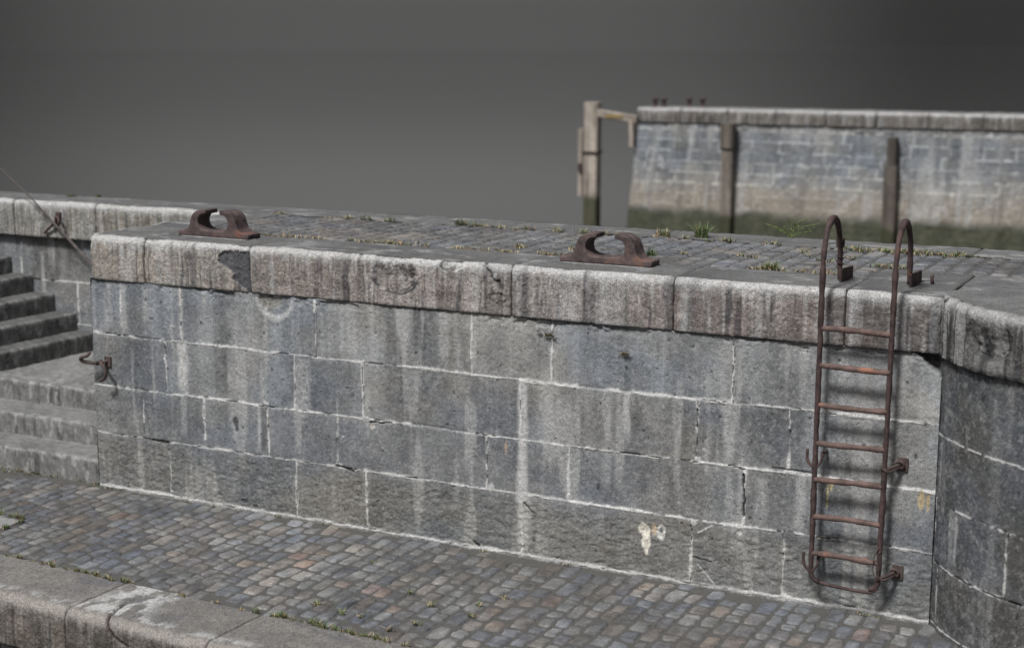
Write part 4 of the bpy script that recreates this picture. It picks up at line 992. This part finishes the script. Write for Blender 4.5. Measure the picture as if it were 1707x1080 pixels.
def bollard(x, y, label, h=.24):
    root = empty('far_bollard', label, 'bollard', (x, y, 2.2), 'iron bollards on the far pier')
    pr_b = [(0, .0), (.075, .0), (.07, .02), (.052, .04), (.048, .08), (.055, h - .09), (.085, h - .06), (.09, h - .02), (.07, h), (0, h + .01)]
    n = 20; V, F = [], []
    for r_, z in pr_b:
        for k in range(n):
            a = 2 * math.pi * k / n; V.append((x + r_ * math.cos(a), y + r_ * math.sin(a), 2.2 + z))
    for i in range(len(pr_b) - 1):
        for k in range(n): F.append((i * n + k, i * n + (k + 1) % n, (i + 1) * n + (k + 1) % n, (i + 1) * n + k))
    link('bollard_body', V, F, M_LADR, root)
bollard(-5.80, 27.75, 'dark red mushroom bollard on the far pier, leftmost of the four')
bollard(-5.56, 27.75, 'dark red mushroom bollard on the far pier, second from the left')
bollard(-5.05, 28.25, 'dark red mushroom bollard on the far pier, third from the left')
bollard(-4.68, 28.25, 'dark red mushroom bollard on the far pier, rightmost of the four')

# =================================================================== WATER
m, nt, b = new_mat('grey_water'); L = nt.links.new
tc = N(nt, 'ShaderNodeTexCoord'); n1 = N(nt, 'ShaderNodeTexNoise'); n1.inputs['Scale'].default_value = 1.6; n1.inputs['Detail'].default_value = 5
L(tc.outputs['Object'], n1.inputs['Vector']); bp = N(nt, 'ShaderNodeBump'); bp.inputs['Strength'].default_value = .12; bp.inputs['Distance'].default_value = .02
L(n1.outputs[0], bp.inputs['Height']); L(bp.outputs[0], b.inputs['Normal'])
b.inputs['Base Color'].default_value = (.040, .040, .039, 1); b.inputs['Roughness'].default_value = .07; b.inputs['IOR'].default_value = 1.33
V = []; F = []
xs_ = [-6000, -800, -120, -30, 0, 30, 120, 800, 6000]
for x in xs_:
    for y in xs_: V.append((x, y, -1.55))
k = len(xs_)
F = [(i * k + j, (i + 1) * k + j, (i + 1) * k + j + 1, i * k + j + 1) for i in range(k - 1) for j in range(k - 1)]
wt = link('water', V, F, m, smooth=False); wt['kind'] = 'structure'

# =================================================================== GRASS AND WEEDS
def blades(n, cx, cy, z, rx, ry, h, seed, green=.5, wide=.004, spread=.8):
    rs = np.random.RandomState(seed); V, F, Cc = [], [], []
    wide *= 1.25
    for _ in range(int(n * 2)):
        a = rs.rand() * 2 * math.pi; r = math.sqrt(rs.rand()); x = cx + rx * r * math.cos(a); y = cy + ry * r * math.sin(a)
        hh = h * 1.25 * rs.uniform(.45, 1.1); lean = rs.uniform(.1, 1.0) * spread; b_ = rs.rand() * 2 * math.pi
        dx, dy = math.cos(b_) * lean * hh, math.sin(b_) * lean * hh; wx, wy = -math.sin(b_) * wide, math.cos(b_) * wide
        g = rs.rand() < green
        col = np.array([.11, .15, .065]) * rs.uniform(.6, 1.5) if g else np.array([.36, .30, .19]) * rs.uniform(.6, 1.4)
        if rs.rand() < .05: col = np.array([.36, .17, .08])
        if not g: hh *= .75
        i = len(V)
        for t in (0, .4, .75, 1.0):
            s = (1 - t) ** .6; ox, oy, oz = dx * t ** 1.6, dy * t ** 1.6, hh * (t - .35 * lean * t * t)
            V.append((x + ox + wx * s, y + oy + wy * s, z + oz)); V.append((x + ox - wx * s, y + oy - wy * s, z + oz)); Cc += [col * (.8 + .4 * t)] * 2
        for q in range(3): F.append((i + 2 * q, i + 2 * q + 1, i + 2 * q + 3, i + 2 * q + 2))
    return V, F, Cc
def build_blades(name, specs, parent=None):
    V, F, Cc = [], [], []
    for s in specs:
        v, f, c_ = blades(*s); b_ = len(V); V += v; F += [tuple(i + b_ for i in q) for q in f]; Cc += c_
    return link(name, V, np.array(F), M_LEAF, parent, np.array(Cc), False)
# rear joint and front joint of the upper paving
sp = []; rs = np.random.RandomState(31)
for (x0, x1, dens, g) in ((.45, .8, 9, .3), (.9, 1.35, 11, .25), (1.45, 1.9, 10, .5), (2.3, 3.1, 12, .45), (3.1, 3.7, 8, .4), (3.7, 4.3, 9, .35), (4.3, 5.0, 12, .45), (5.0, 5.6, 5, .35), (5.75, 7.0, 10, .35), (7.0, 7.8, 4, .3)):
    for _ in range(int((x1 - x0) * dens)):
        x = rs.uniform(x0, x1); sp.append((rs.randint(6, 16), x, 2.05 + rs.normal() * .02, 2.195, .065, .022, rs.uniform(.02, .058), rs.randint(9999), g, .003, 1.3))
for _ in range(26):
    sp.append((9, rs.uniform(5.9, 6.9), 2.0 + rs.normal() * .05, 2.195, .04, .03, .045, rs.randint(9999), .4, .0035, 1.2))
o = build_blades('joint_grass', sp); tag(o, 'sparse short grass in the joint along the rear coping', 'grass', kind='stuff')
sp = []
for (x0, x1, dens, g) in ((1.35, 1.6, 14, .15), (1.65, 1.95, 10, .15), (2.2, 2.95, 16, .3), (3.05, 3.5, 10, .2), (3.5, 3.75, 14, .25), (3.85, 4.3, 7, .3), (4.35, 4.9, 7, .4), (5.35, 6.1, 16, .3), (6.1, 6.45, 9, .5), (6.45, 6.5, 20, .3)):
    for _ in range(int((x1 - x0) * dens)):
        x = rs.uniform(x0, x1); sp.append((rs.randint(7, 17), x, .645 + rs.normal() * .015, 2.195, .065, .022, rs.uniform(.02, .055), rs.randint(9999), g * .8, .003, 1.3))
for (x, y) in ((4.9, 1.15), (5.45, 1.2), (5.35, 1.25), (5.8, 1.45), (5.95, 1.3), (6.05, 1.25), (6.1, 1.5), (5.7, 1.7), (6.4, 1.16), (6.5, 1.15), (6.6, 1.17), (4.05, 1.0), (3.6, .95), (3.65, .9)):
    sp.append((12, x, y, 2.195, .05, .03, .04, rs.randint(9999), .4, .0035, 1.2))
o = build_blades('joint_grass', sp); tag(o, 'dry straw tufts in the joint behind the front coping and on the quay top', 'grass', kind='stuff')
sp = []
for (x0, x1, dens, g, hh) in ((1.0, 1.9, 22, .55, .04), (3.0, 3.6, 26, .6, .05), (3.6, 4.4, 22, .5, .045), (2.2, 3.0, 6, .3, .03), (4.4, 5.2, 12, .5, .04), (.4, 1.0, 6, .4, .03)):
    for _ in range(int((x1 - x0) * dens)):
        x = rs.uniform(x0, x1); sp.append((rs.randint(8, 18), x, -1.745 - .045 * (x - .57) + rs.normal() * .010, 0, .03, .012, hh * rs.uniform(.5, 1.15), rs.randint(9999), g, .003, .9))
for (x, y, hh) in ((3.3, -1.55, .07), (3.7, -1.60, .05), (4.1, -1.55, .05), (4.0, -1.2, .05), (3.75, -1.05, .05), (4.3, -1.05, .045), (3.2, -.62, .04), (3.55, -1.62, .06), (4.35, -1.25, .045), (4.0, -1.72, .06), (4.4, -.85, .04)):
    sp.append((9, x, y, 0, .035, .02, hh * .75, rs.randint(9999), .5, .0035, 1.2))
for _ in range(10): sp.append((12, rs.uniform(-.4, .1), -1.02, 0, .04, .015, .05, rs.randint(9999), .7, .003, .9))
for _ in range(7): sp.append((8, .15, rs.uniform(-1.28, -1.03), 0, .015, .03, .03, rs.randint(9999), .7, .003, .9))
for _ in range(24): x = rs.uniform(-3.5, 7); sp.append((7, x, -.03, 0, .06, .012, .022, rs.randint(9999), .6, .003, .9))
for _ in range(14): x = rs.uniform(-2, 0); sp.append((7, x, .04, 0, .06, .012, .022, rs.randint(9999), .6, .003, .9))
o = build_blades('landing_grass', sp); tag(o, 'thin grass along the landing edge and between the cobbles', 'grass', kind='stuff')
for (n, x, y, z, rx, ry, h, g, wd, sprd, lab) in (
        (46, 4.69, 2.16, 2.195, .06, .03, .13, .92, .004, .9, 'dark green grass tuft rising from the rear joint right of the cleat near the ladder'),
        (34, 4.36, 2.13, 2.195, .06, .03, .09, .45, .004, 1.0, 'bushy straw and green tuft in the rear joint directly behind the cleat near the ladder'),
        (30, 2.46, 2.08, 2.195, .06, .03, .075, .6, .004, 1.0, 'green tuft in the rear joint midway between the two cleats'),
        (30, 5.75, .66, 2.195, .06, .02, .075, .45, .004, 1.0, 'spiky tuft behind the front coping left of the ladder'),
        (24, 4.72, .98, 2.195, .04, .03, .06, .75, .004, 1.0, 'lone dark tuft on the cobbles just right of the cleat near the ladder')):
    tag(build_blades('grass_tuft', [(n, x, y, z, rx, ry, h, int(x * 100), g, wd, sprd)]), lab, 'grass tuft')
# tufts hanging from the wall face
def wall_tuft(x, z, n, r, seed, lab, green):
    v, f, c_ = blades(n, x, -.012, z, r, .004, .045, seed, green, .003, 1.6)
    v = [(a, -.012 - abs(b_ + .012) * .7, zz - .02) for a, b_, zz in v]
    tag(link('wall_tuft', v, np.array(f), M_LEAF, None, np.array(c_), False), lab, 'grass tuft')
wall_tuft(4.92, 1.635, 40, .03, 3, 'small straw tuft growing from the wall face below the joint right of the centre', .2)
wall_tuft(4.33, 1.72, 30, .035, 4, 'small dry green tuft by a chipped stone just under the coping at the wall centre', .4)
# sprawling leafy weed on the rear coping
wd_ = empty('leafy_weed', 'bright green leafy weed sprawling on the rear coping left of the ladder', 'weed', (5.36, 2.50, 2.2))
V, F, Cc = [], [], []
for k, (dx, dz, n) in enumerate(((-.24, .10, 6), (-.13, .07, 5), (.05, .13, 6), (.12, .17, 7), (.23, .13, 6), (-.06, .10, 5), (.16, .06, 5), (.0, .17, 5))):
    P = smoothpath([(5.36, 2.50, 2.20), (5.36 + dx * .45, 2.49 + .03 * math.sin(k), 2.20 + dz * .8), (5.36 + dx, 2.50 + .05 * math.cos(k * 2), 2.20 + dz)], .01, 2)
    v, f = tube(P, .0028, 5); b_ = len(V); V += v; F += [tuple(i + b_ for i in q) for q in f]; Cc += [np.array([.14, .19, .06])] * len(v)
link('stem', V, F, M_LEAF, wd_, np.array(Cc), False)
V, F, Cc = [], [], []
rs = np.random.RandomState(8)
for k, (dx, dz, n) in enumerate(((-.24, .10, 6), (-.13, .07, 5), (.05, .13, 6), (.12, .17, 7), (.23, .13, 6), (-.06, .10, 5), (.16, .06, 5), (.0, .17, 5))):
    for j in range(n):
        t = .35 + .65 * j / (n - 1); x, y, z = 5.36 + dx * t, 2.50 + .05 * math.cos(k * 2) * t, 2.20 + dz * t ** .8
        a = rs.rand() * 6.28; l = rs.uniform(.018, .036); w_ = l * .3; tx, ty, tz = math.cos(a), math.sin(a) * .6, rs.uniform(-.2, .7)
        i = len(V); V += [(x, y, z), (x + tx * l * .5 - ty * w_, y + ty * l * .5 + tx * w_, z + tz * l * .5 + .004), (x + tx * l, y + ty * l, z + tz * l), (x + tx * l * .5 + ty * w_, y + ty * l * .5 - tx * w_, z + tz * l * .5 + .004)]
        F.append((i, i + 1, i + 2, i + 3)); Cc += [np.array([.12, .19, .05]) * rs.uniform(.7, 1.5)] * 4
link('leaves', V, F, M_LEAF, wd_, np.array(Cc), False)
for i_, (x, y) in enumerate(((-2.45, 2.42), (-2.15, 2.45), (-.9, 2.48))):
    pass
tag(build_blades('grass_tuft', [(22, -2.40, 2.42, 2.2, .06, .03, .035, 5, .8, .004, 1.2)]), 'small green tuft on top of the wall just behind the slanting rod', 'grass tuft')
tag(build_blades('grass_tuft', [(14, -2.10, 2.5, 2.2, .04, .02, .04, 6, .9, .004, 1.0)]), 'tiny green tuft on the back wall top, right of the one by the rod', 'grass tuft')
# little pale chips and droppings lying about
